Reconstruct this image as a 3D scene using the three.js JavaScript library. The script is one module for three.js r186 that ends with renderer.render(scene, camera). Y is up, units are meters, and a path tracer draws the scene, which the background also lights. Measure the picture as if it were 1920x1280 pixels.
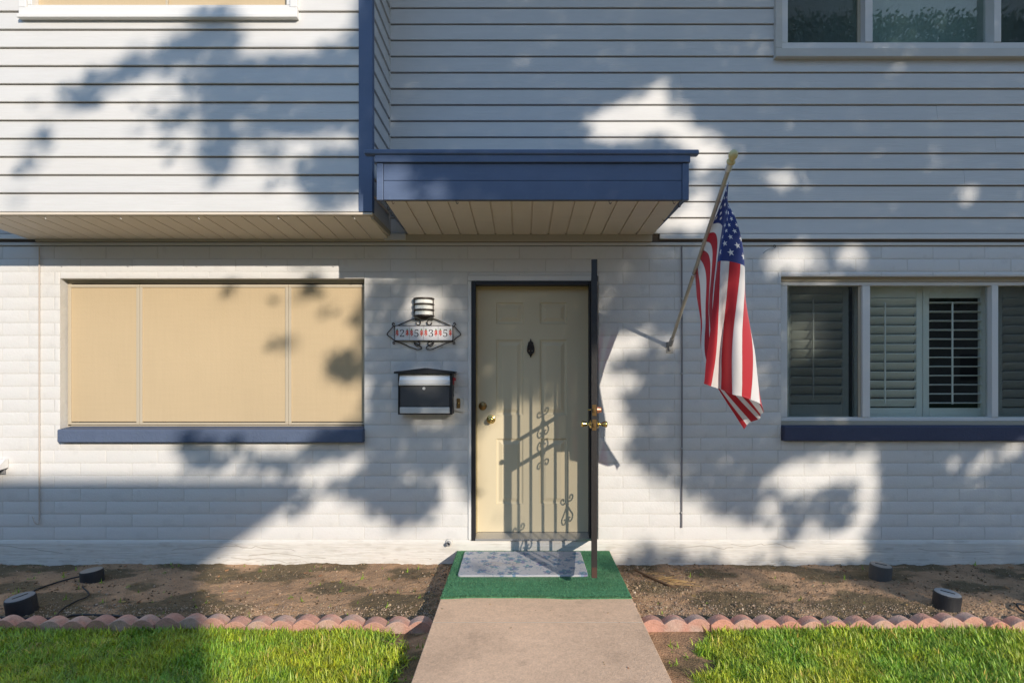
import * as THREE from 'three';
import { mergeGeometries, mergeVertices } from 'three/addons/utils/BufferGeometryUtils.js';
import { RoundedBoxGeometry } from 'three/addons/geometries/RoundedBoxGeometry.js';

// ------------------------------------------------------------------ camera, sky, sun, exposure
const D = 4.65, F = 1079, U0 = 978, V0 = 691, EYE = 1.58;          // measured: distance to the wall, focal length, vanishing point, eye height
const scene = new THREE.Scene();
const camera = new THREE.PerspectiveCamera(2 * Math.atan(640 / F) * 180 / Math.PI, 1.5, 0.05, 400);
camera.position.set(0, EYE, D);
camera.lookAt(0, EYE, 0);
camera.setViewOffset(1920, 1280, -(U0 - 960), -(V0 - 640), 1920, 1280);
const renderer = new THREE.WebGLRenderer({ antialias: true });
renderer.toneMapping = THREE.LinearToneMapping;
renderer.toneMappingExposure = 1.1;
renderer.shadowMap.enabled = true;
const SX = 0.60, SY = 0.43;                                          // towards the sun: (SX, SY, 1)
const sunDir = new THREE.Vector3(SX, SY, 1).normalize();
const sun = new THREE.DirectionalLight(new THREE.Color(1, 0.9, 0.77), 4.0);
sun.position.copy(sunDir).multiplyScalar(40);
sun.castShadow = true;
Object.assign(sun.shadow.camera, { left: -16, right: 16, top: 16, bottom: -16, near: 1, far: 90 });
sun.shadow.mapSize.set(2048, 2048);
scene.add(sun, sun.target);
{
  const W = 256, Hh = 128, d = new Float32Array(W * Hh * 4), K = 1.2;
  for (let j = 0; j < Hh; j++) for (let i = 0; i < W; i++) {
    const el = ((j + 0.5) / Hh - 0.5) * Math.PI, az = ((i + 0.5) / W - 0.5) * 2 * Math.PI;
    const y = Math.sin(el), x = Math.cos(el) * Math.cos(az), z = Math.cos(el) * Math.sin(az);
    const up = Math.max(0, y), h = Math.pow(1 - up, 3.2);
    const c = Math.max(0, x * sunDir.x + y * sunDir.y + z * sunDir.z), glow = 0.28 * Math.pow(c, 14);
    const o = (j * W + i) * 4;
    d[o] = K * (0.20 + 0.44 * h + glow * 1.1); d[o + 1] = K * (0.372 + 0.40 * h + glow); d[o + 2] = K * (0.66 + 0.27 * h + glow * 0.8); d[o + 3] = 1;
  }
  const t = new THREE.DataTexture(d, W, Hh, THREE.RGBAFormat, THREE.FloatType);
  t.mapping = THREE.EquirectangularReflectionMapping; t.magFilter = THREE.LinearFilter; t.needsUpdate = true;
  scene.background = t; scene.environment = t;
}

// ------------------------------------------------------------------ helpers
const X = (u, z = 0) => (u - U0) / F * (D - z), Y = (v, z = 0) => EYE - (v - V0) / F * (D - z);
let seed = 7;
const rnd = () => { seed = (seed + 0x6d2b79f5) | 0; let t = Math.imul(seed ^ (seed >>> 15), 1 | seed); t = (t + Math.imul(t ^ (t >>> 7), 61 | t)) ^ t; return ((t ^ (t >>> 14)) >>> 0) / 4294967296; };
const rr = (a, b) => a + (b - a) * rnd(), clamp = (x, a = 0, b = 1) => Math.min(b, Math.max(a, x)), lerp = (a, b, t) => a + (b - a) * t;
const sstep = (a, b, x) => { const t = clamp((x - a) / (b - a)); return t * t * (3 - 2 * t); };
const hash = (i, j, s) => { let h = Math.imul(i, 374761393) ^ Math.imul(j, 668265263) ^ Math.imul(s, 1274126177); h = Math.imul(h ^ (h >>> 13), 1274126177); return ((h ^ (h >>> 16)) >>> 0) / 4294967296; };
function vnoise(x, y, s, px = 0, py = 0) {
  const xi = Math.floor(x), yi = Math.floor(y), fx = x - xi, fy = y - yi, a = fx * fx * (3 - 2 * fx), b = fy * fy * (3 - 2 * fy);
  const m = (i, p) => (p ? ((i % p) + p) % p : i);
  const h = (i, j) => hash(m(i, px), m(j, py), s);
  return lerp(lerp(h(xi, yi), h(xi + 1, yi), a), lerp(h(xi, yi + 1), h(xi + 1, yi + 1), a), b);
}
function fbm(x, y, s, oct = 4, px = 0, py = 0) { let v = 0, a = 0.5, n = 0; for (let o = 0; o < oct; o++) { v += a * vnoise(x, y, s + o, px, py); n += a; a *= 0.5; x *= 2; y *= 2; px *= 2; py *= 2; } return v / n; }
function tex(w, h, fn, metresU, metresV, srgb = false) {
  const d = new Uint8Array(w * h * 4);
  for (let j = 0; j < h; j++) for (let i = 0; i < w; i++) {
    const c = fn(i / w, j / h), o = (j * w + i) * 4, a = Array.isArray(c) ? c : [c, c, c];
    for (let k = 0; k < 3; k++) { const v = clamp(a[k]); d[o + k] = 255 * (srgb ? (v <= 0.0031308 ? 12.92 * v : 1.055 * Math.pow(v, 1 / 2.4) - 0.055) : v); }
    d[o + 3] = 255;
  }
  const t = new THREE.DataTexture(d, w, h);
  t.wrapS = t.wrapT = THREE.RepeatWrapping; t.magFilter = THREE.LinearFilter; t.minFilter = THREE.LinearMipmapLinearFilter; t.generateMipmaps = true;
  t.repeat.set(1 / metresU, 1 / metresV); if (srgb) t.colorSpace = THREE.SRGBColorSpace; t.needsUpdate = true;
  return t;
}
const col = (r, g, b) => new THREE.Color().setRGB(r, g, b);
const std = (c, rough = 0.8, o = {}) => new THREE.MeshStandardMaterial({ color: Array.isArray(c) ? col(...c) : c, roughness: rough, ...o });
// geometry
function planarUV(g) {                                              // uv in metres on the plane each face looks along
  g = g.index ? g.toNonIndexed() : g;
  const p = g.attributes.position, n = g.attributes.normal, uv = new Float32Array(p.count * 2);
  for (let i = 0; i < p.count; i++) {
    const ax = Math.abs(n.getX(i)), ay = Math.abs(n.getY(i)), az = Math.abs(n.getZ(i));
    if (az >= ax && az >= ay) { uv[2 * i] = p.getX(i); uv[2 * i + 1] = p.getY(i); }
    else if (ay >= ax) { uv[2 * i] = p.getX(i); uv[2 * i + 1] = p.getZ(i); }
    else { uv[2 * i] = p.getZ(i); uv[2 * i + 1] = p.getY(i); }
  }
  g.setAttribute('uv', new THREE.BufferAttribute(uv, 2));
  return g;
}
function bx(x0, x1, y0, y1, z0, z1, r = 0.003) {
  const w = Math.abs(x1 - x0), h = Math.abs(y1 - y0), d = Math.abs(z1 - z0), rad = Math.min(r, w * 0.3, h * 0.3, d * 0.3);
  const g = rad > 0 ? new RoundedBoxGeometry(w, h, d, 1, rad) : new THREE.BoxGeometry(w, h, d);
  g.translate((x0 + x1) / 2, (y0 + y1) / 2, (z0 + z1) / 2);
  return planarUV(g);
}
function prismX(pts, x0, x1) {                                      // profile [z, y] (counter-clockwise seen from +x) swept along x
  const pos = [], nor = [], uv = []; let run = 0;
  const n = pts.length;
  for (let i = 0; i < n; i++) {
    const [za, ya] = pts[i], [zb, yb] = pts[(i + 1) % n], L = Math.hypot(zb - za, yb - ya), nz = (yb - ya) / L, ny = -(zb - za) / L;
    const q = [[x0, ya, za], [x1, ya, za], [x1, yb, zb], [x0, yb, zb]], t = [[x0, run], [x1, run], [x1, run + L], [x0, run + L]];
    for (const k of [0, 1, 2, 0, 2, 3]) { pos.push(...q[k]); nor.push(0, ny, nz); uv.push(...t[k]); }
    run += L;
  }
  for (const [x, s] of [[x0, -1], [x1, 1]]) for (let i = 1; i < n - 1; i++) {
    const tri = s < 0 ? [0, i, i + 1] : [0, i + 1, i];
    for (const k of tri) { pos.push(x, pts[k][1], pts[k][0]); nor.push(s, 0, 0); uv.push(pts[k][0], pts[k][1]); }
  }
  const g = new THREE.BufferGeometry();
  g.setAttribute('position', new THREE.Float32BufferAttribute(pos, 3)); g.setAttribute('normal', new THREE.Float32BufferAttribute(nor, 3)); g.setAttribute('uv', new THREE.Float32BufferAttribute(uv, 2));
  return g;
}
function slabWithHoles(x0, x1, y0, y1, z0, z1, holes) {             // holes: [x0, x1, y0, y1]
  const s = new THREE.Shape([new THREE.Vector2(x0, y0), new THREE.Vector2(x1, y0), new THREE.Vector2(x1, y1), new THREE.Vector2(x0, y1)]);
  for (const [a, b, c, d] of holes) s.holes.push(new THREE.Path([new THREE.Vector2(a, c), new THREE.Vector2(a, d), new THREE.Vector2(b, d), new THREE.Vector2(b, c)]));
  const g = new THREE.ExtrudeGeometry(s, { depth: z1 - z0, bevelEnabled: false });
  g.translate(0, 0, z0);
  return planarUV(g);
}
function tube(pts, r, seg = 40, rad = 6, closed = false) {
  const c = new THREE.CatmullRomCurve3(pts.map((p) => new THREE.Vector3(...p)), closed, 'catmullrom', 0.5);
  return new THREE.TubeGeometry(c, seg, r, rad, closed);
}
const join = (list) => mergeGeometries(list.map((g) => { const k = g.index ? g.toNonIndexed() : g; for (const a of Object.keys(k.attributes)) if (!['position', 'normal', 'uv'].includes(a)) k.deleteAttribute(a); return k; }));
const lathe = (pts, seg = 32) => new THREE.LatheGeometry(pts.map((p) => new THREE.Vector2(...p)), seg);
// naming
const used = {};
function numbered(n) { const k = (used[n] = (used[n] ?? -1) + 1); return k ? n + '_' + String(k).padStart(3, '0') : n; }
function tag(o, label, category, group, kind) { Object.assign(o.userData, { label, category }); if (group) o.userData.group = group; if (kind) o.userData.kind = kind; return o; }
function thing(name, label, category, pos = [0, 0, 0], group) { const g = new THREE.Group(); g.name = numbered(name); g.position.set(...pos); scene.add(g); return tag(g, label, category, group); }
function part(parent, name, geo, mat, label) { const m = new THREE.Mesh(geo, mat); m.name = name; parent.add(m); if (label) m.userData.label = label; return m; }
function struct(name, geo, mat, label, category) { const m = new THREE.Mesh(geo, mat); m.name = numbered(name); scene.add(m); return tag(m, label, category, null, 'structure'); }

// ------------------------------------------------------------------ materials
const T = {};
T.stucco = tex(512, 512, (u, v) => 0.45 * fbm(u * 12, v * 12, 3, 3, 12, 12) + 0.35 * fbm(u * 64, v * 64, 9, 2, 64, 64) + 0.2 * Math.pow(vnoise(u * 128, v * 128, 21, 128, 128), 4), 0.6, 0.6);
T.paintTone = tex(512, 512, (u, v) => { const a = fbm(u * 4, v * 4, 31, 5, 4, 4), b = fbm(u * 40, v * 24, 51, 3, 40, 24), pit = vnoise(u * 180, v * 180, 77, 180, 180); const k = 0.93 + 0.07 * a - 0.05 * sstep(0.62, 0.8, b) - (pit > 0.985 ? 0.12 : 0); return [k, k * 0.995, k * 0.985]; }, 2.2, 2.2, true);
T.grain = tex(1024, 256, (u, v) => { const w = v * 26 + 2.2 * fbm(u * 5, v * 3, 5, 3, 5, 3); return 0.5 * vnoise(u * 10, w * 2, 13, 10, 0) + 0.5 * fbm(u * 24, v * 90, 17, 2, 24, 90); }, 1.6, 0.4);
T.sidingTone = tex(512, 256, (u, v) => { const a = fbm(u * 3, v * 6, 61, 4, 3, 6), b = fbm(u * 30, v * 80, 63, 2, 30, 80); const k = 0.87 + 0.13 * a + 0.05 * (b - 0.5); return [k, k * 0.994, k * 0.98]; }, 3.1, 1.9, true);
T.weave = tex(256, 256, (u, v) => 0.5 + 0.25 * Math.sin(u * Math.PI * 2 * 64) * Math.sin(v * Math.PI * 2 * 64) + 0.3 * (fbm(u * 30, v * 6, 71, 2, 30, 6) - 0.5), 0.16, 0.16);
T.screenTone = tex(512, 512, (u, v) => { const k = 0.86 + 0.12 * fbm(u * 2, v * 2, 81, 4, 2, 2) + 0.025 * (vnoise(u * 128, v * 8, 82, 128, 8) - 0.5) + 0.02 * (vnoise(u * 8, v * 128, 83, 8, 128) - 0.5); return [k, k, k]; }, 1.3, 1.3, true);
T.dirt = tex(1024, 1024, (u, v) => {
  const a = fbm(u * 5, v * 5, 91, 5, 5, 5), b = fbm(u * 40, v * 40, 95, 3, 40, 40), c = vnoise(u * 220, v * 220, 97, 220, 220), moss = sstep(0.45, 0.57, fbm(u * 5, v * 9, 103, 5, 5, 9));
  let k = 0.62 + 0.5 * a + 0.35 * (b - 0.5) + (c > 0.93 ? 0.45 : 0) - (c < 0.08 ? 0.25 : 0);
  const g = [0.44 * k, 0.27 * k, 0.155 * k], m = [0.135 * k, 0.1 * k, 0.05 * k];
  return g.map((x, i) => lerp(x, m[i], moss * 0.9));
}, 2.3, 2.3, true);
T.dirtBump = tex(512, 512, (u, v) => 0.5 * fbm(u * 20, v * 20, 111, 4, 20, 20) + 0.5 * fbm(u * 90, v * 90, 113, 2, 90, 90), 0.7, 0.7);
T.conc = tex(1024, 1024, (u, v) => { const a = fbm(u * 3, v * 3, 121, 5, 3, 3), b = vnoise(u * 256, v * 256, 123, 256, 256), c = fbm(u * 60, v * 60, 127, 2, 60, 60), st = sstep(0.6, 0.75, fbm(u * 7, v * 7, 129, 4, 7, 7)); const k = 0.88 + 0.42 * (a - 0.5) + 0.2 * (b - 0.5) + 0.14 * (c - 0.5) - 0.1 * st - (b > 0.985 ? 0.25 : 0); return [0.86 * k, 0.575 * k, 0.375 * k]; }, 1.7, 1.7, true);
T.fine = tex(512, 512, (u, v) => 0.5 * vnoise(u * 200, v * 200, 131, 200, 200) + 0.5 * fbm(u * 40, v * 40, 133, 3, 40, 40), 0.5, 0.5);
T.edging = tex(256, 256, (u, v) => { const a = fbm(u * 6, v * 6, 141, 4, 6, 6), b = vnoise(u * 110, v * 110, 143, 110, 110); const k = 0.72 + 0.4 * a + 0.24 * (b - 0.5), f = sstep(0.55, 0.8, fbm(u * 4, v * 4, 147, 3, 4, 4)); return [lerp(0.60, 0.58, f) * k, lerp(0.315, 0.39, f) * k, lerp(0.235, 0.31, f) * k]; }, 0.5, 0.5, true);
T.bluePaint = tex(512, 512, (u, v) => { const k = 0.85 + 0.25 * fbm(u * 6, v * 6, 151, 4, 6, 6), w = sstep(0.7, 0.82, fbm(u * 26, v * 26, 157, 3, 26, 26)); return [lerp(0.95 * k, 1, w), lerp(0.95 * k, 1, w * 0.9), lerp(0.97 * k, 0.95, w)]; }, 0.9, 0.9, true);
T.bark = tex(256, 256, (u, v) => { const k = 0.5 + 0.9 * (fbm(u * 22, v * 5, 161, 3, 22, 5) - 0.5); return [0.16 * k, 0.12 * k, 0.09 * k]; }, 0.5, 1, true);

const M = {};
M.block = [[0.73, 0.72, 0.71], [0.715, 0.708, 0.70], [0.723, 0.712, 0.70]].map((c) => std(c, 0.85, { map: T.paintTone, bumpMap: T.stucco, bumpScale: 0.002 }));
M.mortar = std([0.64, 0.63, 0.61], 0.9, { map: T.paintTone, bumpMap: T.stucco, bumpScale: 0.004 });
M.siding = [[0.70, 0.693, 0.68], [0.685, 0.68, 0.672], [0.70, 0.687, 0.67]].map((c) => std(c, 0.55, { map: T.sidingTone, bumpMap: T.grain, bumpScale: 0.0011 }));
M.sheath = std([0.11, 0.085, 0.065], 0.9);
M.white = std([0.76, 0.75, 0.73], 0.5);
M.whiteOld = std([0.66, 0.64, 0.6], 0.6, { map: T.sidingTone });
M.vinyl = std([0.72, 0.71, 0.69], 0.35);
M.tanTrim = std([0.47, 0.41, 0.31], 0.6);
M.soffit = std([0.76, 0.67, 0.56], 0.5, { map: T.sidingTone });
M.blue = std([0.105, 0.15, 0.25], 0.5, { map: T.bluePaint, bumpMap: T.grain, bumpScale: 0.0008 });
M.blueSill = std([0.10, 0.135, 0.215], 0.75, { map: T.bluePaint, bumpMap: T.stucco, bumpScale: 0.006 });
M.navySill = std([0.055, 0.066, 0.12], 0.75, { map: T.bluePaint, bumpMap: T.stucco, bumpScale: 0.006 });
M.screen = std([0.60, 0.465, 0.29], 0.85, { map: T.screenTone, bumpMap: T.fine, bumpScale: 0.0008 });
M.screenRail = std([0.52, 0.45, 0.34], 0.5);
M.black = std([0.018, 0.018, 0.022], 0.42);
M.blackWorn = std([0.022, 0.02, 0.02], 0.5, { bumpMap: T.stucco, bumpScale: 0.002 });
M.rust = std([0.07, 0.035, 0.025], 0.8);
M.iron = std([0.045, 0.032, 0.026], 0.5, { metalness: 0.3 });
M.door = std([0.67, 0.58, 0.40], 0.45, { bumpMap: T.grain, bumpScale: 0.0004 });
M.jamb = std([0.55, 0.43, 0.2], 0.5);
M.alu = std([0.55, 0.54, 0.53], 0.4, { metalness: 0.7 });
M.silver = std([0.72, 0.73, 0.73], 0.32, { metalness: 0.35 });
M.brass = std([0.78, 0.56, 0.2], 0.22, { metalness: 1 });
M.brassDark = std([0.3, 0.19, 0.08], 0.38, { metalness: 0.9 });
M.copper = std([0.6, 0.27, 0.17], 0.4, { metalness: 0.8 });
M.glass = new THREE.MeshPhysicalMaterial({ color: col(0.9, 0.93, 0.92), roughness: 0.0, transmission: 1, thickness: 0, ior: 1.5 });
M.insectScreen = std([0.02, 0.024, 0.024], 0.8, { transparent: true, opacity: 0.27 });
M.doorMesh = std([0.03, 0.028, 0.026], 0.8, { transparent: true, opacity: 0.3 });
M.louver = std([0.86, 0.85, 0.79], 0.45);
M.curtain = std([0.36, 0.47, 0.43], 0.9);
M.room = std([0.04, 0.038, 0.036], 0.9);
M.foundation = null;
M.milk = std([0.9, 0.91, 0.87], 0.25);

// ------------------------------------------------------------------ the ground
const PX0 = -0.521, PX1 = 0.711, PTOP = 0.105, ZE = 1.14;             // path edges, path height, front of the edging
const dirtH = (x, z) => 0.03 * (fbm(x * 1.4 + 40, z * 1.8 + 9, 201, 3) - 0.5) + 0.022 * (fbm(x * 9 + 5, z * 9 + 5, 205, 3) - 0.5) + 0.012 * (vnoise(x * 30 + 50, z * 30 + 50, 207) - 0.5) - 0.018 * sstep(0.7, 1.05, z);
function sheet(x0, x1, z0, z1, nx, nz, h, flareX = 0) {
  const g = new THREE.PlaneGeometry(x1 - x0, z1 - z0, nx, nz); g.rotateX(-Math.PI / 2); g.translate((x0 + x1) / 2, 0, (z0 + z1) / 2);
  const p = g.attributes.position, uv = g.attributes.uv;
  for (let i = 0; i < p.count; i++) { p.setY(i, h(p.getX(i), p.getZ(i))); uv.setXY(i, p.getX(i), p.getZ(i)); }
  g.computeVertexNormals(); return g;
}
M.dirt = std([1, 1, 1], 0.95, { map: T.dirt, bumpMap: T.dirtBump, bumpScale: 0.012 });
M.soil = std([1.1, 1.05, 1.0], 0.95, { map: T.dirt, bumpMap: T.dirtBump, bumpScale: 0.01 });
M.farGround = std([0.10, 0.13, 0.045], 0.95, { bumpMap: T.dirtBump, bumpScale: 0.02 });
struct('ground', sheet(-160, 160, -120, 160, 8, 8, () => -0.12), M.farGround, 'wide open ground around the house and lawn', 'ground');
struct('planting_bed', sheet(-6.6, 6.6, -0.03, ZE - 0.01, 520, 60, dirtH), M.dirt, 'bare brown dirt bed with pebbles along the foot of the white wall', 'dirt bed');
struct('lawn_soil', sheet(-9, 9, ZE - 0.04, 12, 360, 240, (x, z) => -0.028 + 0.02 * (fbm(x * 3 + 20, z * 3 + 20, 211, 3) - 0.5)), M.soil, 'brown soil showing beside and between the lawn grass', 'soil');
{
  const path = thing('path', 'tan concrete front path leading up to the door', 'path', [0, 0, 0]); path.userData.kind = 'structure';
  M.conc = std([1, 1, 1], 0.9, { map: T.conc, bumpMap: T.fine, bumpScale: 0.0022 });
  for (const [a, b] of [[0.013, 1.296], [1.301, 4.3], [4.305, 7.3], [7.305, 11.9]]) part(path, 'path_slab', bx(PX0, PX1, -0.12, PTOP, a, b, 0.006), M.conc);
  const pale = std([0.62, 0.5, 0.38], 0.9);
  part(path, 'joint_filler', bx(PX0 + 0.004, PX1 - 0.004, 0, PTOP - 0.0015, 1.2945, 1.3025, 0), pale);
}

// ------------------------------------------------------------------ the house
const house = thing('townhouse', 'two storey white townhouse of painted block below and lap siding above, with blue trim', 'house');
const XL = -6.4, XR = 6.4, WT = 2.569, WB = 0.2;
const LW = [X(112), X(683), Y(829), Y(522)];                         // left window with its sill
const RW = [X(1465), X(2024), Y(826), Y(518)];
const DO = [X(878), X(1122), WB, Y(517)];
{
  const wall = part(house, 'block_wall', slabWithHoles(XL, XR, WB, WT, -0.2, 0, [LW, RW, [DO[0], DO[1], WB + 0.002, DO[3]]]), M.mortar, 'white painted slump block wall of the ground floor');
  const holes = [LW, RW, DO];
  const rects = [], pitch = 0.418, rowH = (WT - WB) / 23;
  for (let r = 0; r < 23; r++) {
    const y0 = WB + r * rowH, y1 = y0 + rowH, ph = (r % 2 ? X(732) : X(780)) % pitch;
    for (let k = -18; k < 18; k++) {
      let list = [[Math.max(XL, k * pitch + ph), Math.min(XR, (k + 1) * pitch + ph), y0, y1]];
      for (const [a, b, c, d] of holes) list = list.flatMap(([p, q, s, t]) => {
        if (q <= a || p >= b || t <= c || s >= d) return [[p, q, s, t]];
        const o = [];
        if (p < a) o.push([p, a, s, t]); if (q > b) o.push([b, q, s, t]);
        const p2 = Math.max(p, a), q2 = Math.min(q, b);
        if (s < c) o.push([p2, q2, s, c]); if (t > d) o.push([p2, q2, d, t]);
        return o;
      });
      for (const q of list) if (q[1] - q[0] > 0.025 && q[3] - q[2] > 0.016) rects.push(q);
    }
  }
  const jit = (s) => (rnd() - 0.5) * s;
  function blockGeo(w, h) {                                          // chamfered face with a slightly uneven front
    const gx = 0.0012, gy = 0.0024, e = Math.min(0.0045, h * 0.2), zt = 0.0026, nx = 4, ny = 2, pos = [], uv = [], idx = [], ou = rnd() * 3, ov = rnd() * 3;
    const xs = [gx, gx + e], ys = [gy, gy + e];
    const px = [gx, gx + e]; for (let i = 1; i < nx; i++) px.push(lerp(gx + e, w - gx - e, i / nx)); px.push(w - gx - e, w - gx);
    const py = [gy, gy + e]; for (let i = 1; i < ny; i++) py.push(lerp(gy + e, h - gy - e, i / ny)); py.push(h - gy - e, h - gy);
    for (let j = 0; j < py.length; j++) for (let i = 0; i < px.length; i++) {
      const edge = i === 0 || j === 0 || i === px.length - 1 || j === py.length - 1;
      const x = px[i] + (edge ? jit(0.001) : jit(0.002)), y = py[j] + (edge ? jit(0.0018) : jit(0.003));
      pos.push(x, y, edge ? -0.0025 : zt + jit(0.0005)); uv.push(x + ou, y + ov);
    }
    const W = px.length;
    for (let j = 0; j < py.length - 1; j++) for (let i = 0; i < W - 1; i++) { const a = j * W + i; idx.push(a, a + 1, a + W + 1, a, a + W + 1, a + W); }
    const g = new THREE.BufferGeometry();
    g.setAttribute('position', new THREE.Float32BufferAttribute(pos, 3)); g.setAttribute('uv', new THREE.Float32BufferAttribute(uv, 2)); g.setIndex(idx); g.computeVertexNormals();
    return g;
  }
  const full = Array.from({ length: 14 }, () => blockGeo(pitch, rowH));
  const seen = (q) => Math.max(0, Math.min(q[1], X(1925)) - Math.max(q[0], X(-5))) * (q[3] - q[2]);
  rects.sort((a, b) => seen(b) - seen(a) || Math.abs(a[0]) - Math.abs(b[0]));
  const rest = [];
  rects.forEach((q, i) => {
    const w = q[1] - q[0], h = q[3] - q[2], isFull = Math.abs(w - pitch) < 1e-4 && Math.abs(h - rowH) < 1e-4;
    const g = isFull ? full[Math.floor(rnd() * full.length)] : blockGeo(w, h);
    if (i < 300) { const m = part(wall, 'block', g, M.block[Math.floor(rnd() * 3)]); m.position.set(q[0], q[2], jit(0.0015)); }
    else { const c = g.clone().translate(q[0], q[2], 0); rest.push(c); }
  });
  const more = part(wall, 'block', join(rest), M.block[0]); more.userData.kind = 'stuff';
  // parged base
  const cv = document.createElement('canvas'); cv.width = 2048; cv.height = 128; const c = cv.getContext('2d');
  c.fillStyle = '#e4e1dc'; c.fillRect(0, 0, 2048, 128);
  for (let i = 0; i < 2600; i++) { c.fillStyle = `rgba(${rnd() < 0.5 ? '120,105,90' : '250,248,244'},${rr(0.02, 0.09)})`; const s = rr(1, 7); c.beginPath(); c.ellipse(rr(0, 2048), rr(0, 128), s * rr(0.8, 2), s * 0.7, 0, 0, 7); c.fill(); }
  for (let i = 0; i < 2600; i++) { c.fillStyle = `rgba(112,84,58,${rr(0.05, 0.3)})`; const s = rr(0.6, 2.4); c.fillRect(rr(0, 2048), 128 - Math.pow(rnd(), 2.6) * 75, s * rr(1, 3), s); }
  c.strokeStyle = 'rgba(95,80,66,0.55)'; c.lineWidth = 1;
  for (let i = 0; i < 15; i++) { let x = rr(0, 2048), y = rr(10, 70); c.beginPath(); c.moveTo(x, y); for (let k = 0; k < 9; k++) { x += rr(3, 18); y += rr(-6, 7); c.lineTo(x, y); } c.stroke(); }
  const ft = new THREE.CanvasTexture(cv); ft.colorSpace = THREE.SRGBColorSpace; ft.wrapS = ft.wrapT = THREE.RepeatWrapping;
  M.foundation = std([0.91, 0.9, 0.88], 0.85, { map: ft, bumpMap: T.stucco, bumpScale: 0.006 });
  const fg = new THREE.PlaneGeometry(XR - XL, 0.34, 640, 20), p = fg.attributes.position;
  for (let i = 0; i < p.count; i++) { const x = p.getX(i), y = p.getY(i); p.setXYZ(i, x, y + 0.03, 0.011 + 0.006 * (fbm(x * 6 + 70, y * 9 + 70, 221, 3) - 0.5) - (y > 0.165 ? 0.012 : 0)); }
  fg.computeVertexNormals();
  part(house, 'foundation', fg, M.foundation, 'smooth white parged base of the wall with hairline cracks');
}
// siding
const ROW = 0.13;
const lapProfile = (y0, y1) => [[0.000, y0], [0.019, y0], [0.0205, y0 + 0.003], [0.0085, y1 - 0.0085], [0.0, y1 - 0.0065]];
function plank(parent, y0, y1, x0, x1, i) { return part(parent, 'siding_plank', prismX(lapProfile(y0, y1), x0, x1), M.siding[i % 3]); }
const UW = [X(1450), X(2030), Y(108), 5.3];                          // upper right window
const BZ = 0.58, BX0 = -3.97, BX1 = X(694, BZ), BY = 2.685;          // bay
const BW = [X(44, BZ), X(561, BZ), 4.06, 5.2];
{
  const sw = part(house, 'siding_wall', slabWithHoles(XL, XR, WT + 0.03, 5.6, -0.2, 0.001, [[UW[0] + 0.05, UW[1] - 0.05, UW[2] + 0.05, UW[3] - 0.05]]), M.sheath, 'white lap siding of the upper floor');
  for (let r = 0; r < 23; r++) {
    const y0 = 2.668 + r * ROW, y1 = Math.min(y0 + ROW, 5.58);
    if (y1 - y0 < 0.03) break;
    const cut = y1 > UW[2] + 0.035 && y0 < UW[3] - 0.035;
    const spans = [[XL, BX0 - 0.002], [BX1 + 0.012, cut ? UW[0] + 0.03 : XR]]; if (cut) spans.push([UW[1] - 0.03, XR]);
    for (const [a, b] of spans) {
      if (b - a > 4 && r % 2) { const s = a + (b - a) * rr(0.3, 0.7); plank(sw, y0, y1, a, s - 0.0008, r); const q = plank(sw, y0, y1, s, b, r + 1); q.position.z = 0.0012; }
      else plank(sw, y0, y1, a, b, r);
    }
  }
  part(sw, 'starter_strip', bx(X(1236), XR, Y(449), 2.664, 0, 0.024, 0.004), M.white);
  part(sw, 'starter_strip', bx(XL, BX0 + 0.05, Y(449), 2.664, 0, 0.024, 0.004), M.white);
  part(sw, 'flashing_strip', bx(XL, XR, WT + 0.004, WT + 0.028, -0.01, 0.015, 0.003), M.whiteOld);
  part(sw, 'ledger_board', bx(X(70), X(1222), WT + 0.032, BY - 0.02, 0.002, 0.028, 0.004), M.tanTrim);
  part(sw, 'corner_channel', bx(BX1 + 0.001, BX1 + 0.015, 2.67, 5.58, 0.0, 0.03, 0.003), M.whiteOld);
}
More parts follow.
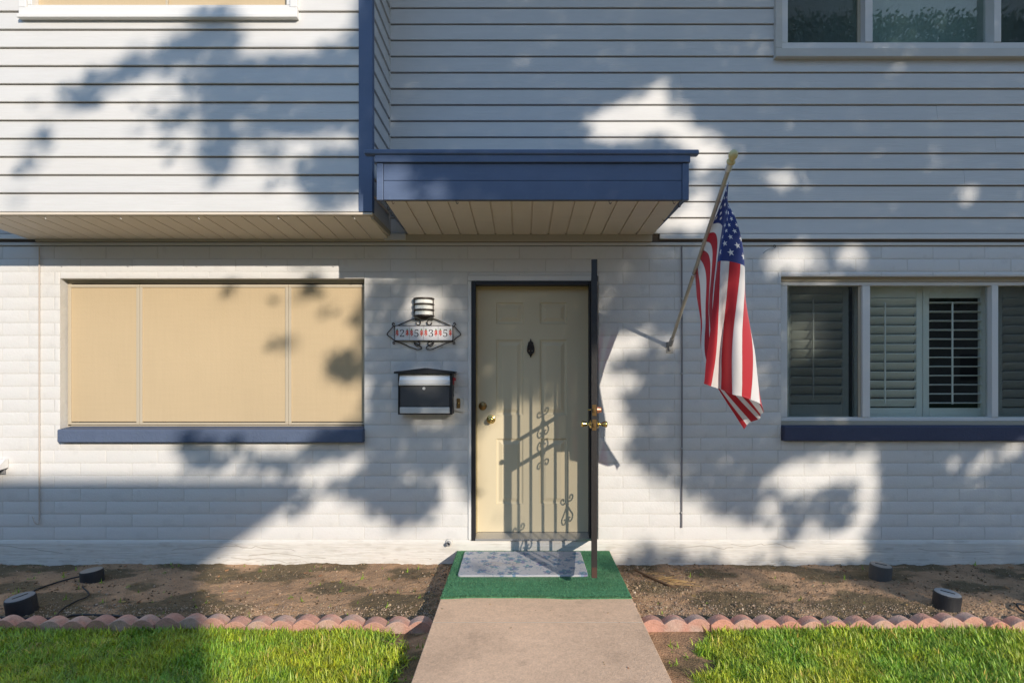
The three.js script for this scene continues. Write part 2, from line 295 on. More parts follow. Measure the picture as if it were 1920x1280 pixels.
{
  const bay = part(house, 'bay', join([slabWithHoles(BX0, BX1 - 0.004, BY + 0.03, 5.6, BZ - 0.1, BZ, [[BW[0] + 0.05, BW[1] - 0.05, BW[2] + 0.05, BW[3] - 0.05]]), bx(BX0, BX0 + 0.08, BY + 0.03, 5.6, 0, BZ - 0.1, 0), bx(BX1 - 0.06, BX1 - 0.004, BY + 0.03, 5.6, 0, BZ - 0.1, 0), bx(BX0, BX1 - 0.01, BY + 0.03, BY + 0.06, 0.0, BZ - 0.1, 0)]), M.sheath, 'overhanging upper bay with white siding and a blue corner board');
  const T0 = X(674, BZ);
  let y = BY, i = 0;
  while (y < 5.56) {
    const y1 = Math.min(i ? y + 0.128 : 2.82, 5.58), cut = y1 > BW[2] + 0.08 && y < BW[3] - 0.035;
    for (const [a, b] of cut ? [[BX0, BW[0] + 0.03], [BW[1] - 0.03, T0]] : [[BX0, T0]]) { const m = plank(bay, y, y1, a, b, i); m.position.z = BZ; }
    const s = part(bay, 'siding_plank', prismX(lapProfile(y, y1), -BZ + 0.005, -0.001), M.siding[(i + 1) % 3]); s.rotation.y = Math.PI / 2; s.position.x = BX1 - 0.004;
    y = y1; i++;
  }
  part(bay, 'corner_board', bx(T0, BX1 + 0.022, BY - 0.002, 5.58, BZ + 0.001, BZ + 0.026, 0.004), M.blue);
  part(bay, 'corner_board', bx(BX1 + 0.001, BX1 + 0.022, BY - 0.002, 5.58, BZ - 0.03, BZ - 0.001, 0.003), M.blue);
  // soffit boards
  const n = 22, w = (BX1 - BX0) / n;
  for (let k = 0; k < n; k++) {
    const a = BX0 + k * w, g = prismX([[0.02, 0], [BZ - 0.012, 0], [BZ - 0.012, 0.012], [0.02, 0.012]], 0.004, w - 0.004);
    const m = part(bay, 'soffit_board', join([g, bx(w - 0.004, w, 0.007, 0.012, 0.02, BZ - 0.012, 0)]), M.soffit); m.position.set(a, BY - 0.066, 0); m.rotation.x = -0.075;
  }
  part(bay, 'soffit_trim', bx(BX0, BX1 + 0.02, BY - 0.021, BY - 0.004, BZ - 0.014, BZ + 0.02, 0.003), M.soffit);
  part(bay, 'soffit_trim', bx(BX1 + 0.001, BX1 + 0.02, BY - 0.045, BY - 0.004, 0.03, BZ - 0.016, 0.003), M.tanTrim);
  part(bay, 'corner_bracket', bx(BX1 - 0.03, X(763), Y(452), Y(440), 0.031, 0.05, 0.004), M.whiteOld);
  for (const u of [80, 222, 369, 519, 662]) { const h = part(bay, 'hook', tube([[0, 0, 0], [0, -0.012, 0.003], [0.004, -0.022, 0.006], [0.01, -0.026, 0.004]], 0.0022, 10, 5), M.white); h.position.set(X(u, BZ), BY - 0.018, BZ - 0.02); }
}
// awning over the door
{
  const AZ = 0.88, A0 = X(706, AZ), A1 = X(1292, AZ), y = (v) => Y(v, AZ);
  const aw = part(house, 'awning', bx(A0 + 0.03, A1 - 0.03, 2.735, y(286), 0.022, AZ - 0.03, 0), M.sheath, 'flat blue awning box over the front door');
  part(aw, 'fascia_board', bx(A0 + 0.045, A1 - 0.045, y(338) + 0.0012, y(305) - 0.004, AZ - 0.026, AZ - 0.004, 0.002), M.blue);
  part(aw, 'fascia_board', bx(A0 + 0.045, A1 - 0.045, y(374), y(338) - 0.0012, AZ - 0.026, AZ - 0.004, 0.002), M.blue);
  for (const [a, b] of [[A0, A0 + 0.043], [A1 - 0.043, A1]]) part(aw, 'end_board', bx(a, b, y(375), y(305) - 0.004, AZ - 0.03, AZ + 0.003, 0.003), M.blue);
  part(aw, 'upper_band', bx(X(703, AZ), X(1294, AZ), y(305), y(291), AZ - 0.03, AZ + 0.012, 0.004), M.blue);
  part(aw, 'roof_sheet', bx(A0 - 0.004, A1 + 0.004, y(291), y(284), 0.0, AZ - 0.035, 0.003), M.blue);
  const cap = bx(X(683, AZ), X(1310, AZ), y(291), y(281), AZ - 0.034, AZ + 0.022, 0.014);
  { const p = cap.attributes.position; for (let i = 0; i < p.count; i++) p.setY(i, p.getY(i) + 0.006 * (vnoise(p.getX(i) * 2 + 9, 0.5, 3) - 0.5)); }
  part(aw, 'cap', cap, M.blue, 'blue metal cap with ends running past the fascia');
  for (const [a, b] of [[A0 + 0.002, A0 + 0.034], [A1 - 0.034, A1 - 0.002]]) part(aw, 'side_board', bx(a, b, y(371), y(292), 0.024, AZ - 0.032, 0.003), M.blue);
  const x0 = A0 + 0.036, x1 = A1 - 0.036, n = 14, w = (x1 - x0) / n;
  for (let k = 0; k < n; k++) { const m = part(aw, 'soffit_board', join([bx(x0 + k * w + 0.005, x0 + (k + 1) * w - 0.005, 0.002, 0.02, 0.032, AZ - 0.036, 0.002), bx(x0 + (k + 1) * w - 0.005, x0 + (k + 1) * w + 0.005, 0.013, 0.017, 0.032, AZ - 0.036, 0)]), M.soffit); m.position.y = 2.652; m.rotation.x = -0.055; }
  part(aw, 'soffit_trim', bx(x0, x1, 2.69, 2.7, AZ - 0.05, AZ - 0.033, 0.002), M.sheath);
  for (const [u, z] of [[735, 0.86], [855, 0.86], [1142, 0.86], [1262, 0.86], [1272, 0.78], [1243, 0.42], [726, 0.7], [733, 0.55]]) { const h = part(aw, 'hook', tube([[0, 0, 0], [0, -0.014, 0.002], [0.004, -0.026, 0.004], [0.012, -0.026, 0.004], [0.014, -0.018, 0.004]], 0.0022, 12, 5), M.iron); h.position.set(X(u, z), 2.692, z); }
}
// windows
{
  // large ground floor window behind tan sun screens
  const z = -0.075, top = Y(524, 0), bot = Y(800), x0 = LW[0], x1 = LW[1];
  const w = part(house, 'window', join([bx(x0, x1, top - 0.018, top + 0.06, -0.16, z - 0.004, 0.002), bx(x0, x1, bot - 0.04, bot + 0.012, -0.16, z - 0.004, 0.002), bx(x0, x0 + 0.03, bot, top, -0.16, z - 0.004, 0.002), bx(x1 - 0.03, x1, bot, top, -0.16, z - 0.004, 0.002)]), M.tanTrim, 'large ground floor window covered by tan sun screens');
  const cuts = [x0 + 0.012, X(262, z), X(541, z), x1 - 0.004], yb = bot + 0.012, yt = top - 0.03, t = 0.024;
  for (let i = 0; i < 3; i++) {
    const a = cuts[i] + 0.001, b = cuts[i + 1] - 0.001;
    const g = new THREE.PlaneGeometry(b - a - 2 * t, yt - yb - 2 * t, 60, 40), p = g.attributes.position, uv = g.attributes.uv;
    for (let k = 0; k < p.count; k++) { const x = p.getX(k), y = p.getY(k); uv.setXY(k, x + i * 0.7, y); p.setZ(k, 0.004 * (fbm(x * 3 + i * 9 + 30, y * 2.5 + 30, 231, 2) - 0.5)); }
    g.computeVertexNormals(); g.translate((a + b) / 2, (yb + yt) / 2, z + 0.004);
    part(w, 'screen_panel', g, M.screen);
    for (const q of [bx(a, b, yt - t, yt, z - 0.004, z + 0.012, 0.003), bx(a, b, yb, yb + t * 0.7, z - 0.004, z + 0.012, 0.003), bx(a, a + t, yb + t * 0.7, yt - t, z - 0.004, z + 0.0115, 0.003), bx(b - t, b, yb + t * 0.7, yt - t, z - 0.004, z + 0.0115, 0.003)]) part(w, 'screen_rail', q, M.screenRail);
  }
  // sill
  const s0 = X(105, 0.055), s1 = x1 + 0.003, sill = new RoundedBoxGeometry(s1 - s0, 0.12, 0.15, 3, 0.014), p = sill.attributes.position;
  for (let k = 0; k < p.count; k++) { const xx = p.getX(k); p.setY(k, p.getY(k) + 0.004 * (fbm(xx * 5 + 30, p.getZ(k) * 8, 241, 3) - 0.5) + (p.getZ(k) > 0 && p.getY(k) > 0 ? -0.012 : 0)); }
  sill.translate((s0 + s1) / 2, Y(829) + 0.062, -0.02);
  part(w, 'sill', planarUV(sill), M.blueSill, 'blue painted masonry sill');
}
{
  // ground floor right window with plantation shutters
  const z = -0.06, x0 = RW[0], x1 = RW[1], top = RW[3], bot = Y(797);
  const w = part(house, 'window', join([bx(x0, x1, top - 0.035, top, -0.17, z + 0.012, 0.003), bx(x0, x1, bot - 0.02, bot + 0.028, -0.17, z + 0.012, 0.003), bx(x0, x0 + 0.02, bot + 0.028, top - 0.035, -0.17, z + 0.012, 0.003), bx(x1 - 0.02, x1, bot + 0.028, top - 0.035, -0.17, z + 0.012, 0.003)]), M.tanTrim, 'ground floor sliding window with white louvred shutters inside');
  const yt = top - 0.036, yb = bot + 0.029, mz = z + 0.004;
  const fr = (a, b, c, d, m = M.vinyl, zz0 = -0.12, zz1 = mz) => part(w, 'frame', bx(a, b, c, d, zz0, zz1, 0.004), m);
  fr(x0 + 0.021, x1 - 0.021, yt - 0.03, yt); fr(x0 + 0.021, x1 - 0.021, yb, yb + 0.03);
  fr(x0 + 0.021, X(1476.5, z), yb + 0.03, yt - 0.03); fr(X(2012, z), x1 - 0.021, yb + 0.03, yt - 0.03);
  const M1 = [X(1616.5, z), X(1631, z)], M2 = [X(1859, z), X(1871, z)];
  for (const m of [M1, M2]) part(w, 'mullion', bx(m[0], m[1], yb + 0.03, yt - 0.03, -0.12, mz + 0.006, 0.004), M.vinyl);
  const gy0 = yb + 0.03, gy1 = yt - 0.03, bays = [[X(1476.5, z), M1[0]], [M1[1], M2[0]], [M2[1], X(2012, z)]];
  bays.forEach(([a, b], i) => {
    const side = i !== 1;
    part(w, 'pane', bx(a + 0.001, b - 0.001, gy0, gy1, -0.0985, -0.0955, 0), M.glass);
    if (side) {
      const d = 0.022; part(w, 'insect_screen', bx(a + d, b - d, gy0 + 0.006, gy1 - 0.006, -0.0785, -0.0775, 0), M.insectScreen);
      for (const [p, q] of [[a + 0.001, a + d * 0.4], [b - d, b - 0.001]]) part(w, 'screen_rail', bx(p, q, gy0, gy1, -0.084, -0.072, 0.002), M.tanTrim);
    }
  });
  // shutters
  const zs = -0.2, lp = 0.0767;
  function leaf(a, b, tilt, n, yTop) {
    const s = 0.052;
    for (const [p, q] of [[a, a + s], [b - s, b]]) part(w, 'shutter_stile', bx(p, q, yb - 0.02, yt + 0.02, zs - 0.016, zs + 0.016, 0.004), M.louver);
    part(w, 'shutter_rail', bx(a + s, b - s, yTop, yt + 0.02, zs - 0.015, zs + 0.015, 0.004), M.louver);
    part(w, 'shutter_rail', bx(a + s, b - s, yb - 0.02, yTop - n * lp - 0.004, zs - 0.015, zs + 0.015, 0.004), M.louver);
    const g = new THREE.CylinderGeometry(0.044, 0.044, b - a - 2 * s - 0.004, 14); g.rotateZ(Math.PI / 2); g.scale(1, 0.13, 1);
    for (let k = 0; k < n; k++) { const m = part(w, 'louver', g, M.louver); m.position.set((a + b) / 2, yTop - (k + 0.5) * lp, zs); m.rotation.x = tilt + rr(-0.02, 0.02); }
    part(w, 'tilt_rod', bx((a + b) / 2 - 0.006 - (b - a) * 0.08, (a + b) / 2 + 0.006 - (b - a) * 0.08, yTop - n * lp + 0.03, yTop - 0.04, zs + 0.04, zs + 0.05, 0.002), M.louver);
  }
  const yT = Y(559, zs);
  leaf(X(1470, zs), X(1590, zs), -1.0, 12, Y(552, zs)); leaf(X(1600, zs), X(1728, zs) + 0.0, -0.95, 12, yT); leaf(X(1729, zs), X(1848, zs), -0.04, 12, yT); leaf(X(1866, zs), X(2010, zs), -1.0, 12, yT);
  const s0 = X(1466), s1 = x1 + 0.003, sill = new RoundedBoxGeometry(s1 - s0, 0.122, 0.14, 3, 0.012), p = sill.attributes.position;
  for (let k = 0; k < p.count; k++) { const xx = p.getX(k); p.setY(k, p.getY(k) + 0.004 * (fbm(xx * 5 + 80, p.getZ(k) * 8, 243, 3) - 0.5)); }
  sill.translate((s0 + s1) / 2, Y(826) + 0.062, -0.025);
  part(w, 'sill', planarUV(sill), M.navySill, 'dark blue painted masonry sill');
}
{
  // upper right window
  const [x0, x1, y0, y1] = UW, zc = 0.05;
  const ring = (a, b, c, d, t, z0, z1) => [bx(a, b, c, c + t, z0, z1, 0.004), bx(a, b, d - t, d, z0, z1, 0.004), bx(a, a + t, c + t, d - t, z0, z1, 0.004), bx(b - t, b, c + t, d - t, z0, z1, 0.004)];
  const w = part(house, 'window', join(ring(x0, x1, y0, y1, 0.052, 0.0, zc)), M.whiteOld, 'upper floor window at the right with dark panes');
  part(w, 'drip_edge', bx(x0 - 0.004, x1 + 0.004, y0 - 0.022, y0 - 0.002, 0.0, zc + 0.012, 0.004), M.whiteOld);
  for (const g of ring(x0 + 0.053, x1 - 0.053, y0 + 0.053, y1 - 0.053, 0.05, -0.09, zc - 0.012)) part(w, 'frame', g, M.vinyl);
  const a0 = x0 + 0.103, a1 = x1 - 0.103, b0 = y0 + 0.103, b1 = y1 - 0.103, M1 = [X(1617), X(1631)], M2 = [X(1857), X(1870)];
  for (const m of [M1, M2]) part(w, 'mullion', bx(m[0], m[1], b0, b1, -0.07, zc - 0.006, 0.004), M.vinyl);
  [[a0, M1[0]], [M1[1], M2[0]], [M2[1], a1]].forEach(([a, b], i) => {
    part(w, 'pane', bx(a + 0.001, b - 0.001, b0, b1, -0.0485, -0.0455, 0), M.glass);
    if (i !== 1) { part(w, 'insect_screen', bx(a + 0.002, b - 0.024, b0 + 0.004, b1 - 0.004, -0.0285, -0.0275, 0), M.insectScreen); part(w, 'screen_rail', bx(b - 0.024, b - 0.001, b0, b1, -0.036, -0.02, 0.002), M.tanTrim); }
  });
  const cg = new THREE.PlaneGeometry(x1 - x0, y1 - y0, 160, 4), p = cg.attributes.position; for (let k = 0; k < p.count; k++) p.setZ(k, 0.006 * Math.sin(p.getX(k) * 23) + 0.01 * Math.sin(p.getX(k) * 9)); cg.computeVertexNormals(); cg.translate((x0 + x1) / 2, (y0 + y1) / 2, -0.25);
  part(w, 'curtain', cg, M.curtain);
  // bay window
  const [c0, c1, d0, d1] = BW, bz = BZ;
  const v = part(house, 'window', join(ring(c0, c1, d0, d1, 0.05, bz, bz + 0.045)), M.white, 'upper bay window with tan screens, only its bottom in view');
  part(v, 'drip_edge', bx(c0 - 0.004, c1 + 0.004, d0 - 0.028, d0 - 0.002, bz, bz + 0.058, 0.004), M.white);
  for (const g of ring(c0 + 0.051, c1 - 0.051, d0 + 0.045, d1 - 0.051, 0.03, bz - 0.07, bz + 0.03)) part(v, 'frame', g, M.vinyl);
  const mid = X(310, BZ);
  for (const [a, b] of [[c0 + 0.082, mid - 0.008], [mid + 0.008, c1 - 0.082]]) part(v, 'screen_panel', bx(a, b, d0 + 0.076, d1 - 0.082, bz - 0.03, bz - 0.026, 0), M.screen);
  part(v, 'mullion', bx(mid - 0.007, mid + 0.007, d0 + 0.076, d1 - 0.082, bz - 0.035, bz - 0.01, 0.002), M.screenRail);
}
// front door, its frame and the step
{
  const fr = part(house, 'door_frame', join([bx(X(878), X(884), WB, Y(527), -0.05, 0.012, 0.004), bx(X(878), X(1118), Y(527) + 0.001, Y(517), -0.05, 0.012, 0.004)]), M.white, 'white and black frame around the front door');
  part(fr, 'metal_frame', join([bx(X(884) + 0.001, X(892), WB - 0.005, Y(527), -0.06, 0.02, 0.004), bx(X(892) + 0.001, X(1104), Y(535), Y(527), -0.06, 0.02, 0.004), bx(X(1104) + 0.001, X(1113), WB - 0.005, Y(527), -0.06, 0.02, 0.004)]), M.black, 'black metal frame of the security door');
  part(fr, 'jamb', join([bx(X(892) - 0.01, -0.366, 0.236, Y(535), -0.13, -0.061, 0.003), bx(-0.366, 0.556, 2.232, Y(535) + 0.012, -0.13, -0.061, 0.003), bx(0.554, 0.575, 0.236, Y(535), -0.13, -0.061, 0.003), bx(-0.39, -0.377, 0.236, 2.25, -0.061, -0.02, 0.002)]), M.jamb, 'yellow ochre door jamb');
  part(fr, 'jamb_side', bx(0.576, DO[1] + 0.01, WB, Y(527), -0.13, -0.02, 0.002), M.white);
  part(fr, 'threshold', prismX([[-0.14, 0.2], [0.028, 0.2], [0.03, 0.212], [-0.06, 0.234], [-0.14, 0.236]], -0.372, 0.556), M.alu, 'worn metal threshold');
  // six panel door
  const dx0 = -0.365, dx1 = 0.553, dy0 = 0.237, dy1 = 2.231, zf = -0.09;
  const px = (u) => X(u, zf), py = (v) => Y(v, zf);
  const panels = []; for (const [a, b] of [[930.5, 981], [1012, 1063]]) for (const [c, d] of [[607, 567], [778, 637], [945, 822]]) panels.push([px(a), px(b), py(c), py(d)]);
  const door = part(house, 'front_door', join([slabWithHoles(dx0, dx1, dy0, dy1, zf - 0.014, zf, panels), bx(dx0, dx1, dy0, dy1, zf - 0.045, zf - 0.0145, 0)]), M.door, 'cream six panel front door');
  for (const [a, b, c, d] of panels) {
    const ring = [[0, 0], [0.006, -0.009], [0.018, -0.011], [0.022, -0.0105], [0.05, -0.002]], pos = [], idx = [];
    for (const [e, z] of ring) pos.push(a + e, c + e, zf + z, b - e, c + e, zf + z, b - e, d - e, zf + z, a + e, d - e, zf + z);
    for (let r = 0; r < ring.length - 1; r++) for (let k = 0; k < 4; k++) { const i = r * 4 + k, j = r * 4 + (k + 1) % 4; idx.push(i, j, j + 4, i, j + 4, i + 4); }
    const o = (ring.length - 1) * 4; idx.push(o, o + 1, o + 2, o, o + 2, o + 3);
    let g = new THREE.BufferGeometry(); g.setAttribute('position', new THREE.Float32BufferAttribute(pos, 3)); g.setIndex(idx); g = g.toNonIndexed(); g.computeVertexNormals();
    part(door, 'door_panel', planarUV(g), M.door);
  }
  const db = part(door, 'deadbolt', join([lathe([[0.0001, 0.016], [0.012, 0.016], [0.014, 0.012], [0.03, 0.01], [0.034, 0.004], [0.034, 0]], 28), new THREE.BoxGeometry(0.003, 0.004, 0.012).translate(0, 0.017, 0)]), M.brassDark); db.rotation.x = Math.PI / 2; db.position.set(X(905, zf), Y(761, zf), zf);
  const kb = part(door, 'door_knob', lathe([[0.0001, 0.066], [0.012, 0.066], [0.022, 0.062], [0.027, 0.052], [0.026, 0.042], [0.018, 0.033], [0.012, 0.026], [0.012, 0.012], [0.03, 0.009], [0.036, 0.004], [0.037, 0]], 32), M.brass); kb.rotation.x = Math.PI / 2; kb.position.set(X(920, zf + 0.05), Y(787, zf + 0.05), zf);
  // door knocker
  const kn = [];
  const sh = new THREE.Shape(); sh.moveTo(0, 0.078); sh.quadraticCurveTo(0.006, 0.06, 0.006, 0.055); sh.quadraticCurveTo(0.018, 0.052, 0.02, 0.045); sh.lineTo(0.018, 0.028); sh.quadraticCurveTo(0.028, 0.01, 0.029, -0.015); sh.quadraticCurveTo(0.028, -0.036, 0.016, -0.042); sh.lineTo(0.012, -0.052); sh.quadraticCurveTo(0.004, -0.058, 0, -0.074);
  sh.quadraticCurveTo(-0.004, -0.058, -0.012, -0.052); sh.lineTo(-0.016, -0.042); sh.quadraticCurveTo(-0.028, -0.036, -0.029, -0.015); sh.quadraticCurveTo(-0.028, 0.01, -0.018, 0.028); sh.lineTo(-0.02, 0.045); sh.quadraticCurveTo(-0.018, 0.052, -0.006, 0.055); sh.quadraticCurveTo(-0.006, 0.06, 0, 0.078);
  for (const [hx, hr] of [[0.012, 0.0055], [-0.012, 0.0055]]) { const q = new THREE.Path(); q.absellipse(hx, -0.02, hr, hr * 1.5, 0, Math.PI * 2); sh.holes.push(q); }
  kn.push(new THREE.ExtrudeGeometry(sh, { depth: 0.005, bevelEnabled: true, bevelSize: 0.002, bevelThickness: 0.003, bevelSegments: 2 }));
  kn.push(tube([[-0.017, 0.04, 0.012], [-0.026, 0.0, 0.02], [-0.02, -0.034, 0.022], [0, -0.044, 0.023], [0.02, -0.034, 0.022], [0.026, 0.0, 0.02], [0.017, 0.04, 0.012]], 0.0045, 30, 8));
  kn.push(new THREE.SphereGeometry(0.008, 12, 10).translate(0, -0.045, 0.024), new THREE.SphereGeometry(0.007, 12, 10).translate(0, 0.012, 0.01));
  const k = part(door, 'door_knocker', join(kn), M.iron, 'black ornate door knocker'); k.position.set(X(995, zf), Y(653, zf), zf + 0.002);
}
// open security door
function spiral(cx, cy, r0, r1, a0, turns, n = 26) { const o = []; for (let i = 0; i <= n; i++) { const t = i / n, r = lerp(r0, r1, t), a = a0 + turns * Math.PI * 2 * t; o.push([cx + r * Math.cos(a), cy + r * Math.sin(a), 0]); } return o; }
{
  const Wd = 0.9, y0 = 0.222, y1 = 2.29, t = 0.019;
  const sd = part(house, 'security_door', join([bx(0, 0.05, y0, y1, -t, t, 0.003), bx(Wd - 0.05, Wd, y0, y1, -t, t, 0.003), bx(0.05, Wd - 0.05, y1 - 0.05, y1, -t + 0.001, t - 0.001, 0.003), bx(0.05, Wd - 0.05, y0, y0 + 0.06, -t + 0.001, t - 0.001, 0.003)]), M.blackWorn, 'black steel security screen door standing open, seen edge on');
  sd.position.set(0.578, 0, 0.022); sd.rotation.y = -(Math.PI / 2 + 0.118);
  for (const y of [1.15, 1.36]) part(sd, 'rail', bx(0.05, Wd - 0.05, y - 0.012, y + 0.012, -0.012, 0.012, 0.002), M.blackWorn);
  for (const x of [0.75, 0.61, 0.47, 0.325, 0.19]) part(sd, 'bar', bx(x - 0.008, x + 0.008, y0 + 0.06, y1 - 0.05, -0.008, 0.008, 0.002), M.blackWorn);
  const half = (s, up) => {                                        // one side of a scroll pair about a bar
    const H = 0.245, m = (pts) => pts.map(([x, y, z]) => [s * x, up * y, z]);
    const p = [...spiral(0.042, H - 0.03, 0.01, 0.03, Math.PI * 1.2, -0.95, 16)];
    const q = [[0.012, H - 0.06, 0], [0.006, H - 0.085, 0], [0.03, H - 0.13, 0], [0.062, H - 0.18, 0], [0.055, H - 0.215, 0], [0.032, H - 0.225, 0], [0.016, H - 0.208, 0], [0.022, H - 0.19, 0], [0.034, H - 0.193, 0]];
    return tube(m([...p, ...q]), 0.0058, 90, 6);
  };
  const scroll = (x, y, both) => { const g = []; for (const s of [-1, 1]) { g.push(half(s, 1)); if (both) g.push(half(s, -1)); } const m = part(sd, 'scroll', join(g), M.blackWorn); m.position.set(x, y, 0); };
  scroll(0.47, 1.255, true); for (const x of [0.19, 0.75]) { scroll(x, 0.42, false); }
  for (const x of [0.19, 0.75]) { scroll(x, 1.84, false); }
  part(sd, 'lock_plate', bx(0.742, 0.849, 1.163, 1.347, -0.014, 0.014, 0.002), M.blackWorn);
  part(sd, 'screen_mesh', bx(0.05, Wd - 0.05, y0 + 0.06, y1 - 0.05, -0.0125, -0.0115, 0), M.doorMesh);
  const knob = lathe([[0.0001, 0.068], [0.014, 0.067], [0.02, 0.062], [0.021, 0.056], [0.014, 0.036], [0.009, 0.026], [0.009, 0.014], [0.024, 0.01], [0.027, 0]], 24);
  for (const s of [1, -1]) { const k = part(sd, 'door_knob', knob, M.brass); k.rotation.x = s * Math.PI / 2; k.position.set(0.845, 1.215, s * t); }
  const cyl = lathe([[0.0001, 0.03], [0.016, 0.03], [0.018, 0.02], [0.022, 0.004], [0.024, 0]], 24);
  { const k = part(sd, 'deadbolt', cyl, M.copper); k.rotation.x = -Math.PI / 2; k.position.set(0.845, 1.31, -t); const q = part(sd, 'thumb_turn', bx(-0.012, 0.012, -0.004, 0.004, 0, 0.024, 0.002), M.brass); q.position.set(0.845, 1.31, t); }
  for (const y of [1.31, 1.215]) part(sd, 'latch_plate', join([bx(Wd - 0.001, Wd + 0.003, y - 0.036, y + 0.036, -0.0135, 0.0135, 0.001), bx(Wd, Wd + 0.013, y - 0.012, y + 0.012, -0.007, 0.007, 0.003)]), M.brassDark);
  part(sd, 'rust_patch', bx(Wd - 0.012, Wd + 0.0008, y0 - 0.001, y0 + 0.07, -0.0178, 0.0178, 0.003), M.rust, 'rusty lower corner of the security door');
  for (const y of [0.5, 1.25, 2.0]) part(sd, 'hinge', new THREE.CylinderGeometry(0.009, 0.009, 0.09, 12).translate(-0.006, y, -0.004), M.blackWorn);
  // door bell
  const bell = part(house, 'door_bell', (() => { const s = new THREE.Shape([new THREE.Vector2(-0.04, 0.06), new THREE.Vector2(0.04, 0.044), new THREE.Vector2(0.04, -0.068), new THREE.Vector2(-0.04, -0.048)]); return planarUV(new THREE.ExtrudeGeometry(s, { depth: 0.008, bevelEnabled: true, bevelSize: 0.002, bevelThickness: 0.002, bevelSegments: 1 })); })(), M.whiteOld, 'skewed white door bell plate with a brass button'); bell.position.set(X(860), Y(757), 0.008);
  part(bell, 'bell_surround', new RoundedBoxGeometry(0.03, 0.078, 0.012, 3, 0.006).translate(0, 0.006, 0.013), M.brassDark);
  part(bell, 'bell_button', new THREE.SphereGeometry(0.009, 16, 12).translate(0, 0.006, 0.018), M.brass);
}
// shell and roof
part(house, 'house_shell', join([bx(XL - 0.002, XL + 0.2, -0.1, 5.6, -5.4, -0.2, 0), bx(XR - 0.2, XR + 0.002, -0.1, 5.6, -5.4, -0.2, 0), bx(XL, XR, -0.1, 5.6, -5.6, -5.4, 0), bx(XL + 0.2, XR - 0.2, -0.1, 0.1, -5.4, -0.19, 0), bx(XL + 0.2, XR - 0.2, 2.58, 2.75, -5.4, -0.2, 0), bx(1.2, 1.3, 0.1, 2.58, -5.4, -0.2, 0), bx(0.6, 0.7, 2.75, 5.6, -5.4, -0.2, 0)]), M.room);
part(house, 'roof', join([bx(XL - 0.3, XR + 0.3, 5.6, 5.75, -5.8, 0.95, 0.01), bx(XL - 0.3, XR + 0.3, 5.751, 5.9, -5.7, 0.85, 0.01)]), std([0.32, 0.29, 0.26], 0.9, { bumpMap: T.stucco, bumpScale: 0.01 }));

// ------------------------------------------------------------------ things on the wall
{
  const zc = 0.012, lx = X(792, 0.08), ly = Y(575, 0.08), R = 0.083, Hl = 0.145;
  const lamp = thing('wall_lamp', 'half round wall lamp with white glass and four dark bands above the house number', 'wall lamp', [lx, ly - Hl / 2, zc]);
  const halfRing = (r0, r1, y0, y1) => { const s = new THREE.Shape(); s.absarc(0, 0, r1, 0, Math.PI, false); s.absarc(0, 0, r0, Math.PI, 0, true); const g = new THREE.ExtrudeGeometry(s, { depth: y1 - y0, bevelEnabled: true, bevelSize: 0.001, bevelThickness: 0.0015, bevelSegments: 1, curveSegments: 28 }); g.rotateX(Math.PI / 2); g.translate(0, y1, 0); return planarUV(g); };
  part(lamp, 'back_plate', bx(-0.06, 0.06, 0.002, Hl - 0.002, -0.006, 0.004, 0.003), M.iron);
  for (const y of [0, 0.046, 0.092, 0.137]) part(lamp, 'band', halfRing(0.074, R, y, y + 0.0095), M.iron);
  const glass = lathe([[0.071, 0.004], [0.0725, 0.006], [0.0725, 0.139], [0.071, 0.141]], 48);
  part(lamp, 'glass_shade', new THREE.CylinderGeometry(0.0725, 0.0725, 0.136, 36, 1, false, -Math.PI / 2, Math.PI).translate(0, 0.073, 0), M.milk);
  for (const a of [0.06, 0.94]) part(lamp, 'rod', new THREE.CylinderGeometry(0.004, 0.004, 0.14, 8).translate(0.079 * Math.cos(a * Math.PI), 0.072, 0.079 * Math.sin(a * Math.PI)), M.iron);
  part(lamp, 'foot', new THREE.CylinderGeometry(0.05, 0.02, 0.02, 20, 1, false, -Math.PI / 2, Math.PI).translate(0, -0.014, 0), M.iron);
}
